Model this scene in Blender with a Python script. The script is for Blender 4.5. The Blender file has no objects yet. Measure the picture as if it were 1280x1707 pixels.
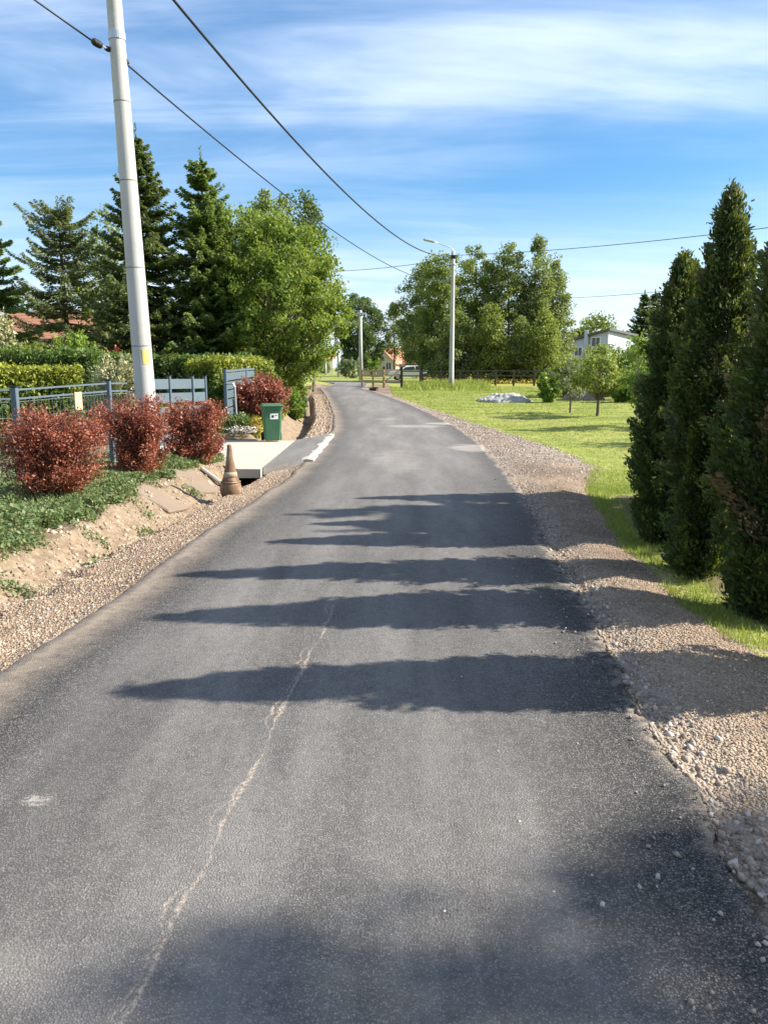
import bpy, math, random
import numpy as np
from mathutils import Vector, Matrix
R = math.radians
rng = np.random.default_rng(7)
random.seed(7)
scene = bpy.context.scene
C = scene.collection

# ------------------------------------------------------------------ camera
F_PX, CX, CY, PITCH, CAMH = 1282.0, 640.0, 853.5, R(10.65), 1.6
cam = bpy.data.cameras.new('camera')
cam.sensor_fit = 'HORIZONTAL'; cam.sensor_width = 36.0
cam.lens = 36.0 * F_PX / 1280.0
cam.clip_start = 0.05; cam.clip_end = 3000
camo = bpy.data.objects.new('camera', cam); C.objects.link(camo)
camo.location = (0, 0, CAMH); camo.rotation_euler = (R(90) - PITCH, 0, 0)
scene.camera = camo
scene.render.resolution_x = 767; scene.render.resolution_y = 1024

# ------------------------------------------------------------------ sun and sky
SUN_EL, SUN_AZ = R(34.8), R(86.0)          # azimuth clockwise from +Y (view direction) towards +X
sd = Vector((math.sin(SUN_AZ) * math.cos(SUN_EL), math.cos(SUN_AZ) * math.cos(SUN_EL), math.sin(SUN_EL)))
sun = bpy.data.lights.new('sun', 'SUN'); sun.energy = 5.0; sun.angle = R(0.53); sun.color = (1.0, 0.93, 0.82)
suno = bpy.data.objects.new('sun', sun); C.objects.link(suno)
suno.location = (30, 0, 30); suno.rotation_euler = sd.to_track_quat('Z', 'Y').to_euler()
scene.view_settings.view_transform = 'Standard'
scene.view_settings.look = 'None'
scene.view_settings.exposure = 1.3
scene.view_settings.gamma = 1.0

class NT:
    """tiny node helper"""
    def __init__(s, tree): s.t = tree; s.n = tree.nodes; s.l = tree.links
    def new(s, typ, props=None, **ins):
        nd = s.n.new(typ)
        for k, v in (props or {}).items(): setattr(nd, k, v)
        for k, v in ins.items():
            key = k.replace('_', ' ')
            sock = nd.inputs[int(k[1:])] if (k[0] == 'i' and k[1:].isdigit()) else nd.inputs[key]
            s.put(sock, v)
        return nd
    def put(s, sock, v):
        if isinstance(v, bpy.types.NodeSocket): s.l.new(v, sock)
        elif isinstance(v, bpy.types.Node): s.l.new(v.outputs[0], sock)
        else:
            if hasattr(sock.default_value, '__len__') and not isinstance(v, (int, float)):
                v = tuple(v)
                if len(sock.default_value) == 4 and len(v) == 3: v = v + (1,)
            sock.default_value = v
    def m(s, op, a, b=0.0, c=0.0, clamp=False):
        nd = s.n.new('ShaderNodeMath'); nd.operation = op; nd.use_clamp = clamp
        s.put(nd.inputs[0], a); s.put(nd.inputs[1], b); s.put(nd.inputs[2], c)
        return nd.outputs[0]
    def mix(s, f, a, b, blend='MIX'):
        nd = s.n.new('ShaderNodeMix'); nd.data_type = 'RGBA'; nd.blend_type = blend
        s.put(nd.inputs[0], f); s.put(nd.inputs[6], a); s.put(nd.inputs[7], b)
        return nd.outputs[2]
    def sstep(s, x, lo, hi, o0=0.0, o1=1.0):
        nd = s.n.new('ShaderNodeMapRange'); nd.interpolation_type = 'SMOOTHSTEP'
        s.put(nd.inputs[0], x); s.put(nd.inputs[1], lo); s.put(nd.inputs[2], hi); s.put(nd.inputs[3], o0); s.put(nd.inputs[4], o1)
        return nd.outputs[0]
    def noise(s, vec, scale, detail=4, rough=0.55, dist=0.0):
        nd = s.n.new('ShaderNodeTexNoise'); s.put(nd.inputs['Vector'], vec)
        nd.inputs['Scale'].default_value = scale; nd.inputs['Detail'].default_value = detail
        nd.inputs['Roughness'].default_value = rough; nd.inputs['Distortion'].default_value = dist
        return nd.outputs[0]
    def mapping(s, vec, loc=(0, 0, 0), rot=(0, 0, 0), scale=(1, 1, 1)):
        nd = s.n.new('ShaderNodeMapping'); s.put(nd.inputs[0], vec)
        nd.inputs[1].default_value = loc; nd.inputs[2].default_value = rot; nd.inputs[3].default_value = scale
        return nd.outputs[0]
    def xyz(s, vec):
        nd = s.n.new('ShaderNodeSeparateXYZ'); s.put(nd.inputs[0], vec); return nd.outputs
    def attr(s, name):
        nd = s.n.new('ShaderNodeAttribute'); nd.attribute_name = name; return nd.outputs['Fac']

world = bpy.data.worlds.new('World'); scene.world = world; world.use_nodes = True
w = NT(world.node_tree); w.n.clear()
sky = w.new('ShaderNodeTexSky', {'sky_type': 'NISHITA', 'sun_disc': False, 'sun_elevation': SUN_EL,
            'sun_rotation': SUN_AZ, 'altitude': 100.0, 'air_density': 1.0, 'dust_density': 0.6, 'ozone_density': 2.2})
tc = w.new('ShaderNodeTexCoord'); gx, gy, gz = w.xyz(tc.outputs['Generated'])
zz = w.m('MAXIMUM', gz, 0.0)
inv = w.m('DIVIDE', 1.0, w.m('ADD', zz, 0.10))
comb = w.n.new('ShaderNodeCombineXYZ')
w.put(comb.inputs[0], w.m('MULTIPLY', gx, inv)); w.put(comb.inputs[1], w.m('MULTIPLY', gy, inv))
pl = comb.outputs[0]
n1 = w.noise(w.mapping(pl, loc=(3.1, 1.7, 0), rot=(0, 0, R(-20)), scale=(0.60, 0.95, 1)), 0.9, 5, 0.52, 0.35)
n2 = w.noise(w.mapping(pl, loc=(7.7, 2.2, 0), rot=(0, 0, R(-26)), scale=(0.55, 1.9, 1)), 1.3, 6, 0.56, 0.45)
n3 = w.noise(w.mapping(pl, loc=(1.2, 5.0, 0)), 0.45, 3, 0.5)
# broad thin veil high up, a clear band below it, thin haze streaks near the horizon
elw = w.m('ADD', gz, w.m('MULTIPLY', w.m('SUBTRACT', n3, 0.5), 0.14))
elw = w.m('SUBTRACT', elw, w.m('MULTIPLY', gx, 0.05))
veil = w.sstep(elw, 0.19, 0.32)
streak = w.sstep(w.m('ADD', w.m('MULTIPLY', n1, 0.62), w.m('MULTIPLY', n2, 0.40)), 0.37, 0.62)
low = w.sstep(gz, 0.22, 0.05)
lowst = w.sstep(n2, 0.34, 0.66)
dens = w.m('ADD', w.m('MULTIPLY', veil, w.m('ADD', w.m('MULTIPLY', streak, 0.60), 0.08)),
           w.m('MULTIPLY', low, w.m('ADD', w.m('MULTIPLY', lowst, 0.36), 0.46)))
dens = w.m('ADD', dens, w.m('MULTIPLY', w.m('MULTIPLY', streak, lowst), 0.14), clamp=True)
dens = w.m('MINIMUM', dens, 0.86)
hsv = w.new('ShaderNodeHueSaturation', Saturation=1.38, Value=1.15, Color=sky.outputs[0])
cloudc = (6.4, 7.4, 9.0, 1)
skyc = w.mix(dens, hsv.outputs[0], cloudc)
bg = w.new('ShaderNodeBackground', Color=skyc, Strength=0.066)
wo = w.new('ShaderNodeOutputWorld'); w.l.new(bg.outputs[0], wo.inputs[0])

# ------------------------------------------------------------------ pixels to places
cp, sp = math.cos(PITCH), math.sin(PITCH)
def ray(u, v):
    a = (u - CX) / F_PX; b = (CY - v) / F_PX
    return a, cp + b * sp, -sp + b * cp
def at(u, v, Y):
    dx, dy, dz = ray(u, v); k = Y / dy
    return Vector((dx * k, Y, CAMH + dz * k))
def sstep(x, a, b):
    t = np.clip((np.asarray(x, float) - a) / (b - a), 0, 1); return t * t * (3 - 2 * t)
def zb(y): return 0.37 * sstep(y, 15, 50)
def gnd(u, v, dz=0.0):
    dx, dy, dzr = ray(u, v); k = -CAMH / dzr if dzr < -1e-4 else 300
    for _ in range(60):
        z = float(zb(dy * k)) + dz
        k2 = (z - CAMH) / dzr
        k = 0.5 * k + 0.5 * k2
    return dx * k, dy * k
def curve(pts, dz=0.0, before=None):
    q = sorted([gnd(u, v, dz) for u, v in pts], key=lambda p: p[1])
    ys = np.array([p[1] for p in q]); xs = np.array([p[0] for p in q])
    if before is not None:
        ys = np.concatenate([[-30.0], ys]); xs = np.concatenate([[before], xs])
    return lambda y: np.interp(y, ys, xs)
def vnoise(x, y, s, seed=0):
    x = np.asarray(x, float) * s; y = np.asarray(y, float) * s
    xi = np.floor(x).astype(np.int64); yi = np.floor(y).astype(np.int64); fx = x - xi; fy = y - yi
    fx = fx * fx * (3 - 2 * fx); fy = fy * fy * (3 - 2 * fy)
    def h(i, j):
        n = (i * 374761393 + j * 668265263 + seed * 1442695041) & 0x7fffffff
        n = ((n ^ (n >> 13)) * 1274126177) & 0x7fffffff
        return ((n ^ (n >> 16)) & 0xffff) / 65535.0
    return (h(xi, yi) * (1 - fx) + h(xi + 1, yi) * fx) * (1 - fy) + (h(xi, yi + 1) * (1 - fx) + h(xi + 1, yi + 1) * fx) * fy

xL = curve([(0, 1130), (100, 1060), (190, 1000), (300, 915), (400, 850), (470, 805), (510, 770), (538, 737), (554, 715),
            (556, 695), (548, 672), (540, 656), (533, 648)], before=-2.3)
xR = curve([(1283, 1530), (1263, 1494), (1224, 1459), (1196, 1403), (1179, 1357), (1158, 1311), (1126, 1280), (1091, 1227), (1063, 1186),
            (1028, 1111), (985, 1037), (950, 974), (915, 918), (890, 865), (865, 820), (845, 790), (800, 740), (760, 712), (720, 691),
            (680, 673), (650, 662), (620, 652), (604, 648)], before=1.0)
xGL = curve([(0, 1030), (100, 975), (200, 915), (285, 872), (350, 838), (395, 816), (428, 800)], dz=-0.12, before=-3.6)   # ditch foot
xTL = curve([(0, 925), (90, 893), (170, 853), (250, 808), (330, 777), (365, 765)], dz=0.10, before=-5.2)        # bank top / grass edge
xSR = curve([(1280, 1100), (1150, 1003), (1055, 915), (985, 815), (990, 775), (930, 747), (850, 722), (780, 701), (700, 675), (655, 660)], before=2.3)
YD0, YD1 = 12.75, 16.7     # driveway across the ditch

def zt(x, y):
    x = np.asarray(x, float); y = np.asarray(y, float)
    base = zb(y)
    l = xL(y); r = xR(y)
    dl = l - x; dr = x - r
    z = np.zeros_like(x + y)
    # ---- left bank and ditch
    g = np.maximum(l - xGL(y), 0.35); t = np.maximum(l - xTL(y), g + 0.35)
    far = sstep(y, YD1 - 0.1, YD1 + 0.3)
    g = g * (1 - far) + 0.75 * far; t = t * (1 - far) + 1.75 * far
    dep = 0.20 * (1 - far) + 0.42 * far * (1 - sstep(y, 34, 44))
    dep = dep * (0.45 + 0.55 * sstep(y, 4, 10)) + 0.16 * sstep(y, 10.8, 12.4) * (1 - far)
    fill = sstep(y, YD0 - 0.05, YD0 + 0.1) * (1 - sstep(y, YD1 - 0.05, YD1 + 0.25))
    dep = dep * (1 - fill)
    top = 0.12 * (1 - fill) + 0.06 * far * (1 - fill) + 0.02 * fill
    sh = -0.05 * sstep(dl, 0, 0.2)
    zl = sh - (dep - 0.05) * sstep(dl, g * 0.72, g + 0.05) + (dep + top) * sstep(dl, g + 0.05, t)
    zl = zl + 0.05 * (vnoise(x, y, 1.3, 1) - 0.5) * sstep(dl, 0.3, 1.2) + (0.05 * (vnoise(x, y, 4, 2) - 0.5) + 0.04 * (vnoise(x, y, 11, 6) - 0.5)) * sstep(dl, 0.35, 0.7) * (1 - fill)
    # ---- right shoulder and lawn
    s = np.maximum(xSR(y) - r, 0.4)
    k = np.clip(dr / s, 0, 1)
    hump = 0.065 * np.sin(np.pi * k) * sstep(y, 3.4, 5) * (1 - sstep(y, 12, 20))
    zr = -0.03 * sstep(dr, 0.0, 0.06) + hump + 0.06 * (vnoise(x, y, 1.5, 3) - 0.5) * sstep(dr, 0.1, 0.5) + 0.014 * (vnoise(x, y, 9, 4) - 0.5) * (dr > 0.05)
    zr = zr - 0.03 * sstep(dr, s * 0.9, s * 1.25) + 0.08 * (vnoise(x, y, 0.35, 5) - 0.5) * sstep(dr, 1.5, 4)
    z = np.where(dl > 0, zl, np.where(dr > 0, zr, -0.035))
    near = 1 - sstep(np.abs(x), 60, 120)
    out = base + z * (1 - sstep(y, 60, 70)) * near + 0.0
    return out - 0.03 * sstep(y, 60, 70)
def ZT(x, y): return float(zt(x, y))

# ------------------------------------------------------------------ mesh helpers
def link(name, me, mats=None, parent=None, loc=None):
    o = bpy.data.objects.new(name, me); C.objects.link(o)
    if mats is not None and me is not None:
        for m in (mats if isinstance(mats, (list, tuple)) else [mats]):
            me.materials.append(m)
    if parent is not None: o.parent = parent
    if loc is not None: o.location = loc
    return o
def npmesh(name, V, Fq, attrs=None, smooth=False, nper=4):
    V = np.asarray(V, np.float32).reshape(-1, 3); Fq = np.asarray(Fq, np.int32).reshape(-1, nper)
    me = bpy.data.meshes.new(name)
    me.vertices.add(len(V)); me.vertices.foreach_set('co', V.ravel())
    me.loops.add(Fq.size); me.loops.foreach_set('vertex_index', Fq.ravel())
    me.polygons.add(len(Fq)); me.polygons.foreach_set('loop_start', np.arange(0, Fq.size, nper, dtype=np.int32))
    me.polygons.foreach_set('loop_total', np.full(len(Fq), nper, np.int32))
    if smooth: me.polygons.foreach_set('use_smooth', np.ones(len(Fq), bool))
    for k, a in (attrs or {}).items():
        at_ = me.attributes.new(k, 'FLOAT', 'POINT'); at_.data.foreach_set('value', np.asarray(a, np.float32).ravel())
    me.update(calc_edges=True); me.validate()
    return me
def tag(o, label=None, cat=None, group=None, kind=None):
    if label: o['label'] = label
    if cat: o['category'] = cat
    if group: o['group'] = group
    if kind: o['kind'] = kind
    return o
def thing(name, loc, label, cat, group=None, rz=0.0):
    o = bpy.data.objects.new(name, None); C.objects.link(o); o.location = loc; o.rotation_euler = (0, 0, rz)
    o.empty_display_size = 0.2
    return tag(o, label, cat, group)
class MB:
    def __init__(s): s.v = []; s.f = []; s.sm = False
    def box(s, c, d, rot=None, taper=1.0, bev=0.0):
        x, y, z = d[0] / 2, d[1] / 2, d[2] / 2; b = len(s.v)
        M = rot if rot is not None else Matrix.Identity(3)
        if bev <= 0:
            for sz in (-1, 1):
                k = taper if sz > 0 else 1
                for sx, sy in ((-1, -1), (1, -1), (1, 1), (-1, 1)):
                    s.v.append(tuple(Vector(c) + M @ Vector((sx * x * k, sy * y * k, sz * z))))
            for q in ((3, 2, 1, 0), (4, 5, 6, 7), (0, 1, 5, 4), (1, 2, 6, 5), (2, 3, 7, 6), (3, 0, 4, 7)):
                s.f.append([b + i for i in q])
        else:
            rings = []
            for zq, ins in ((-z, bev), (-z + bev, 0), (z - bev, 0), (z, bev)):
                k = taper if zq > 0 else 1
                ring = []
                X, Y = x * k - ins, y * k - ins
                cb = bev
                for px, py in ((-X + cb, -Y), (X - cb, -Y), (X, -Y + cb), (X, Y - cb), (X - cb, Y), (-X + cb, Y), (-X, Y - cb), (-X, -Y + cb)):
                    ring.append(len(s.v)); s.v.append(tuple(Vector(c) + M @ Vector((px, py, zq))))
                rings.append(ring)
            for a, bb in zip(rings[:-1], rings[1:]):
                for i in range(8): s.f.append([a[i], a[(i + 1) % 8], bb[(i + 1) % 8], bb[i]])
            s.f.append(rings[0][::-1]); s.f.append(rings[-1])
        return s
    def tube(s, pts, rad, n=8, cap=True):
        pts = [Vector(p) for p in pts]; rings = []
        for i, p in enumerate(pts):
            d = (pts[min(i + 1, len(pts) - 1)] - pts[max(i - 1, 0)])
            d = d.normalized() if d.length > 1e-9 else Vector((0, 0, 1))
            up = Vector((0, 0, 1)) if abs(d.z) < 0.9 else Vector((1, 0, 0))
            a = d.cross(up).normalized(); b2 = d.cross(a)
            r = rad[i] if hasattr(rad, '__len__') else rad
            ring = []
            for k in range(n):
                th = 2 * math.pi * k / n
                ring.append(len(s.v)); s.v.append(tuple(p + a * (r * math.cos(th)) + b2 * (r * math.sin(th))))
            rings.append(ring)
        for A, B in zip(rings[:-1], rings[1:]):
            for k in range(n): s.f.append([A[k], A[(k + 1) % n], B[(k + 1) % n], B[k]])
        if cap: s.f.append(rings[0]); s.f.append(rings[-1][::-1])
        return s
    def lathe(s, prof, n=20, c=(0, 0, 0)):
        rings = []
        for r, z in prof:
            ring = []
            for k in range(n):
                th = 2 * math.pi * k / n
                ring.append(len(s.v)); s.v.append((c[0] + r * math.cos(th), c[1] + r * math.sin(th), c[2] + z))
            rings.append(ring)
        for A, B in zip(rings[:-1], rings[1:]):
            for k in range(n): s.f.append([A[k], A[(k + 1) % n], B[(k + 1) % n], B[k]])
        s.f.append(rings[0][::-1]); s.f.append(rings[-1])
        return s
    def poly(s, pts):
        b = len(s.v); s.v += [tuple(p) for p in pts]; s.f.append(list(range(b, b + len(pts)))); return s
    def prism(s, pts, h):
        """closed solid: polygon pts (3d, counter-clockwise seen from above) extruded down by h"""
        n = len(pts); b = len(s.v)
        s.v += [tuple(p) for p in pts] + [(p[0], p[1], p[2] - h) for p in pts]
        s.f.append(list(range(b, b + n))); s.f.append(list(range(b + 2 * n - 1, b + n - 1, -1)))
        for i in range(n):
            j = (i + 1) % n; s.f.append([b + j, b + i, b + n + i, b + n + j])
        return s
    def build(s, name, mat, parent=None, smooth=False, loc=None):
        me = bpy.data.meshes.new(name); me.from_pydata(s.v, [], s.f)
        if smooth: me.polygons.foreach_set('use_smooth', np.ones(len(me.polygons), bool))
        me.update()
        return link(name, me, mat, parent, loc)

# ------------------------------------------------------------------ materials
def pmat(name, col, rough=0.7, var=0.25, scale=6.0, bump=0.2, metal=0.0, fine=60.0, stain=None, stain_amt=0.0, spec=0.4):
    m = bpy.data.materials.new(name); m.use_nodes = True; t = NT(m.node_tree); b = t.n['Principled BSDF']
    co = t.new('ShaderNodeTexCoord').outputs['Object']
    a = t.noise(co, scale, 5, 0.6); f = t.noise(co, fine, 3, 0.6)
    v = t.m('ADD', t.m('MULTIPLY', t.m('SUBTRACT', a, 0.5), 2 * var), t.m('MULTIPLY', t.m('SUBTRACT', f, 0.5), var))
    c = t.mix(1.0, tuple(col) + (1,), (0.5, 0.5, 0.5, 1), 'MIX')
    k = t.m('ADD', v, 1.0)
    kc = t.n.new('ShaderNodeCombineXYZ'); [t.put(kc.inputs[i], k) for i in range(3)]
    c = t.mix(1.0, tuple(col) + (1,), kc.outputs[0], 'MULTIPLY')
    if stain is not None:
        s = t.sstep(t.noise(t.mapping(co, loc=(4, 1, 2)), scale * 0.6, 6, 0.65), 0.48, 0.68)
        c = t.mix(t.m('MULTIPLY', s, stain_amt), c, tuple(stain) + (1,))
    t.put(b.inputs['Base Color'], c)
    b.inputs['Roughness'].default_value = rough; b.inputs['Metallic'].default_value = metal
    b.inputs['Specular IOR Level'].default_value = spec
    if bump > 0:
        bp = t.new('ShaderNodeBump', Strength=bump, Distance=0.02, Height=f); t.put(b.inputs['Normal'], bp.outputs[0])
    return m
def leafmat(name, c0, c1, c2, trans=0.35, rough=0.55, tipc=None):
    """colour follows the per-leaf 'tint' attribute (0..1), 'tip' gives young growth its own colour"""
    m = bpy.data.materials.new(name); m.use_nodes = True; t = NT(m.node_tree); t.n.clear()
    ti = t.attr('tint')
    c = t.mix(t.sstep(ti, 0.0, 0.55), c0 + (1,), c1 + (1,))
    c = t.mix(t.sstep(ti, 0.55, 1.0), c, c2 + (1,))
    if tipc is not None: c = t.mix(t.attr('tip'), c, tipc + (1,))
    b = t.new('ShaderNodeBsdfPrincipled', Base_Color=c, Roughness=rough); b.inputs['Specular IOR Level'].default_value = 0.35
    tl = t.new('ShaderNodeBsdfTranslucent', Color=t.mix(0.35, c, (0.35, 0.42, 0.05, 1)) if c1[1] > c1[0] else c)
    mx = t.new('ShaderNodeMixShader', i0=trans, i1=b.outputs[0], i2=tl.outputs[0])
    o = t.new('ShaderNodeOutputMaterial'); t.l.new(mx.outputs[0], o.inputs[0])
    return m
M = {}
M['bark'] = pmat('bark', (0.13, 0.10, 0.075), 0.9, 0.4, 8, 0.6, fine=40)
M['bark_pale'] = pmat('bark_pale', (0.30, 0.27, 0.22), 0.85, 0.4, 8, 0.4, fine=40)
M['concrete_pole'] = pmat('concrete_pole', (0.44, 0.435, 0.41), 0.85, 0.10, 3, 0.15, fine=80, stain=(0.36, 0.34, 0.30), stain_amt=0.5)
M['joint'] = pmat('joint', (0.20, 0.195, 0.18), 0.9, 0.2, 6, 0.1)
M['concrete'] = pmat('concrete', (0.40, 0.37, 0.31), 0.9, 0.10, 1.5, 0.2, fine=90, stain=(0.42, 0.38, 0.30), stain_amt=0.4)
M['slab'] = pmat('slab', (0.20, 0.155, 0.115), 0.92, 0.2, 5, 0.4, fine=70, stain=(0.22, 0.155, 0.10), stain_amt=0.7)
M['kerb'] = pmat('kerb', (0.41, 0.39, 0.33), 0.92, 0.15, 8, 0.5, fine=60)
M['fence_paint'] = pmat('fence_paint', (0.09, 0.125, 0.15), 0.45, 0.08, 3, 0.05, stain=(0.12, 0.15, 0.16), stain_amt=0.4)
M['galv'] = pmat('galv', (0.42, 0.46, 0.48), 0.4, 0.12, 6, 0.05, metal=0.6)
M['cable'] = pmat('cable', (0.012, 0.013, 0.016), 0.55, 0.1, 3, 0.0)
M['black'] = pmat('black', (0.015, 0.015, 0.015), 0.6, 0.2, 5, 0.05)
M['bin_green'] = pmat('bin_green', (0.04, 0.125, 0.06), 0.5, 0.10, 5, 0.08, stain=(0.10, 0.16, 0.08), stain_amt=0.35)
M['sticker'] = pmat('sticker', (0.8, 0.8, 0.78), 0.5, 0.05, 9, 0.0)
M['cone'] = pmat('cone', (0.16, 0.095, 0.055), 0.9, 0.35, 9, 0.3, fine=70, stain=(0.34, 0.26, 0.17), stain_amt=0.8)
M['cone_band'] = pmat('cone_band', (0.34, 0.28, 0.20), 0.85, 0.25, 14, 0.2, stain=(0.30, 0.2, 0.12), stain_amt=0.8)
M['rust_paper'] = pmat('rust_paper', (0.62, 0.36, 0.24), 0.7, 0.1, 9, 0.0)
M['yellow_tag'] = pmat('yellow_tag', (0.60, 0.48, 0.14), 0.6, 0.12, 12, 0.0)
M['cream'] = pmat('cream', (0.50, 0.45, 0.33), 0.9, 0.06, 2, 0.1)
M['white_wall'] = pmat('white_wall', (0.44, 0.48, 0.56), 0.85, 0.05, 2, 0.1)
M['red_roof'] = pmat('red_roof', (0.31, 0.145, 0.085), 0.75, 0.22, 3, 0.2, stain=(0.2, 0.09, 0.06), stain_amt=0.5)
M['orange_roof'] = pmat('orange_roof', (0.48, 0.19, 0.11), 0.75, 0.2, 3, 0.2)
M['dark_roof'] = pmat('dark_roof', (0.085, 0.085, 0.095), 0.7, 0.2, 3, 0.2)
M['white_trim'] = pmat('white_trim', (0.75, 0.75, 0.73), 0.6, 0.05, 4, 0.0)
M['wood_dark'] = pmat('wood_dark', (0.075, 0.055, 0.042), 0.85, 0.3, 5, 0.3)
M['wood_tan'] = pmat('wood_tan', (0.40, 0.28, 0.15), 0.85, 0.25, 5, 0.3)
M['wood_pale'] = pmat('wood_pale', (0.42, 0.36, 0.27), 0.85, 0.2, 5, 0.3)
M['van_white'] = pmat('van_white', (0.72, 0.74, 0.78), 0.3, 0.03, 2, 0.0)
M['tyre'] = pmat('tyre', (0.02, 0.02, 0.02), 0.9, 0.2, 5, 0.1)
M['heap_grey'] = pmat('heap_grey', (0.34, 0.33, 0.31), 0.95, 0.55, 5, 0.9, fine=14)
M['heap_brown'] = pmat('heap_brown', (0.22, 0.18, 0.13), 0.95, 0.3, 4, 0.6, fine=18)
g = bpy.data.materials.new('window_glass'); g.use_nodes = True
gb = g.node_tree.nodes['Principled BSDF']; gb.inputs['Base Color'].default_value = (0.03, 0.04, 0.05, 1); gb.inputs['Roughness'].default_value = 0.08
M['glass'] = g
# foliage
M['lf_willow'] = leafmat('lf_willow', (0.075, 0.125, 0.018), (0.15, 0.225, 0.028), (0.28, 0.33, 0.06), 0.45)
M['lf_birch'] = leafmat('lf_birch', (0.085, 0.130, 0.022), (0.18, 0.235, 0.042), (0.33, 0.36, 0.10), 0.48)
M['lf_birch2'] = leafmat('lf_birch2', (0.075, 0.120, 0.03), (0.165, 0.21, 0.055), (0.31, 0.33, 0.14), 0.48)
M['lf_dark'] = leafmat('lf_dark', (0.028, 0.062, 0.02), (0.058, 0.11, 0.028), (0.11, 0.17, 0.045), 0.35)
M['lf_lime'] = leafmat('lf_lime', (0.08, 0.15, 0.02), (0.15, 0.25, 0.03), (0.26, 0.33, 0.06))
M['lf_grey'] = leafmat('lf_grey', (0.10, 0.14, 0.07), (0.18, 0.22, 0.12), (0.30, 0.32, 0.20))
M['lf_cream'] = leafmat('lf_cream', (0.16, 0.20, 0.07), (0.36, 0.36, 0.18), (0.58, 0.52, 0.32), 0.3)
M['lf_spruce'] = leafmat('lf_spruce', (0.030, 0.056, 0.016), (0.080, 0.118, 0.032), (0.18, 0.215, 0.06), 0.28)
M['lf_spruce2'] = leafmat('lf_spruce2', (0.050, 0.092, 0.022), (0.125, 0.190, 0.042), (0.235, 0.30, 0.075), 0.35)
M['lf_pine'] = leafmat('lf_pine', (0.065, 0.092, 0.036), (0.135, 0.165, 0.062), (0.24, 0.25, 0.11), 0.32)
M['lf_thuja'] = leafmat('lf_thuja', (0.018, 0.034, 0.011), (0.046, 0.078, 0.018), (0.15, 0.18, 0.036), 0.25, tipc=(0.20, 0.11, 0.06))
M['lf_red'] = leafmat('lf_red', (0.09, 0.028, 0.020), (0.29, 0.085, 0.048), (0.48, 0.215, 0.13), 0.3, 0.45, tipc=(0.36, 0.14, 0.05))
M['lf_hedge'] = leafmat('lf_hedge', (0.035, 0.07, 0.014), (0.075, 0.135, 0.02), (0.15, 0.21, 0.03), 0.3, tipc=(0.30, 0.32, 0.04))
M['lf_weed'] = leafmat('lf_weed', (0.06, 0.10, 0.03), (0.125, 0.185, 0.065), (0.25, 0.29, 0.13), 0.3)
M['lf_grass'] = leafmat('lf_grass', (0.13, 0.19, 0.028), (0.24, 0.30, 0.05), (0.40, 0.40, 0.13), 0.4)
M['lf_yellow'] = leafmat('lf_yellow', (0.36, 0.27, 0.03), (0.48, 0.36, 0.04), (0.55, 0.46, 0.08), 0.2)
M['lf_white'] = leafmat('lf_white', (0.5, 0.45, 0.38), (0.65, 0.6, 0.52), (0.75, 0.7, 0.65), 0.2)

# ground: one sheet, zones by attribute
gm = bpy.data.materials.new('ground'); gm.use_nodes = True; t = NT(gm.node_tree); b = t.n['Principled BSDF']
geo = t.new('ShaderNodeNewGeometry'); P = geo.outputs['Position']
nA = t.noise(P, 0.8, 6, 0.6); nB = t.noise(P, 7, 5, 0.65); nC = t.noise(P, 55, 3, 0.6); nD = t.noise(P, 0.23, 3, 0.5)
vor = t.new('ShaderNodeTexVoronoi', Vector=P, Scale=60.0); vor2 = t.new('ShaderNodeTexVoronoi', Vector=P, Scale=130.0)
grass = t.mix(t.sstep(nA, 0.35, 0.65), (0.16, 0.205, 0.035, 1), (0.26, 0.29, 0.06, 1))
grass = t.mix(t.sstep(nB, 0.40, 0.66), grass, (0.34, 0.33, 0.10, 1))
grass = t.mix(t.m('MULTIPLY', t.sstep(nC, 0.45, 0.7), 0.5), grass, (0.07, 0.10, 0.02, 1))
grass = t.mix(t.m('MULTIPLY', t.sstep(nD, 0.5, 0.62), 0.4), grass, (0.30, 0.27, 0.11, 1))
soil = t.mix(nB, (0.11, 0.085, 0.05, 1), (0.20, 0.155, 0.09, 1))
grass = t.mix(t.m('MULTIPLY', t.sstep(t.noise(t.mapping(P, scale=(0.35, 1.2, 1)), 0.9, 5, 0.65), 0.50, 0.68), 0.75), grass, (0.10, 0.145, 0.028, 1))
under = t.mix(t.sstep(t.m('ADD', t.attr('lawn'), t.m('MULTIPLY', t.m('SUBTRACT', nB, 0.5), 0.5)), 0.4, 0.6), soil, grass)
sand = t.mix(t.sstep(nB, 0.3, 0.7), (0.15, 0.11, 0.072, 1), (0.255, 0.195, 0.132, 1))
sand = t.mix(t.m('MULTIPLY', t.sstep(nA, 0.5, 0.7), 0.4), sand, (0.15, 0.105, 0.07, 1))
gcol = t.mix(t.xyz(vor.outputs['Color'])[0], (0.20, 0.15, 0.105, 1), (0.43, 0.345, 0.265, 1))
gcol = t.mix(t.sstep(vor2.outputs['Distance'], 0.0, 0.5), t.mix(1, gcol, (1.25, 1.2, 1.15, 1), 'MULTIPLY'), t.mix(1, gcol, (0.55, 0.52, 0.5, 1), 'MULTIPLY'))
gcol = t.mix(t.m('MULTIPLY', t.sstep(nA, 0.42, 0.62), 0.6), gcol, (0.40, 0.30, 0.205, 1))
gcol = t.mix(t.m('MULTIPLY', t.attr('pale'), t.sstep(nB, 0.35, 0.6)), gcol, (0.46, 0.42, 0.37, 1))
edge = t.m('ADD', t.m('MULTIPLY', t.m('SUBTRACT', nB, 0.5), 0.7), t.m('MULTIPLY', t.m('SUBTRACT', nC, 0.5), 0.4))
sand = t.mix(t.m('MULTIPLY', t.sstep(t.noise(P, 22, 4, 0.7), 0.5, 0.68), 0.6), sand, (0.38, 0.295, 0.22, 1))
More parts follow.
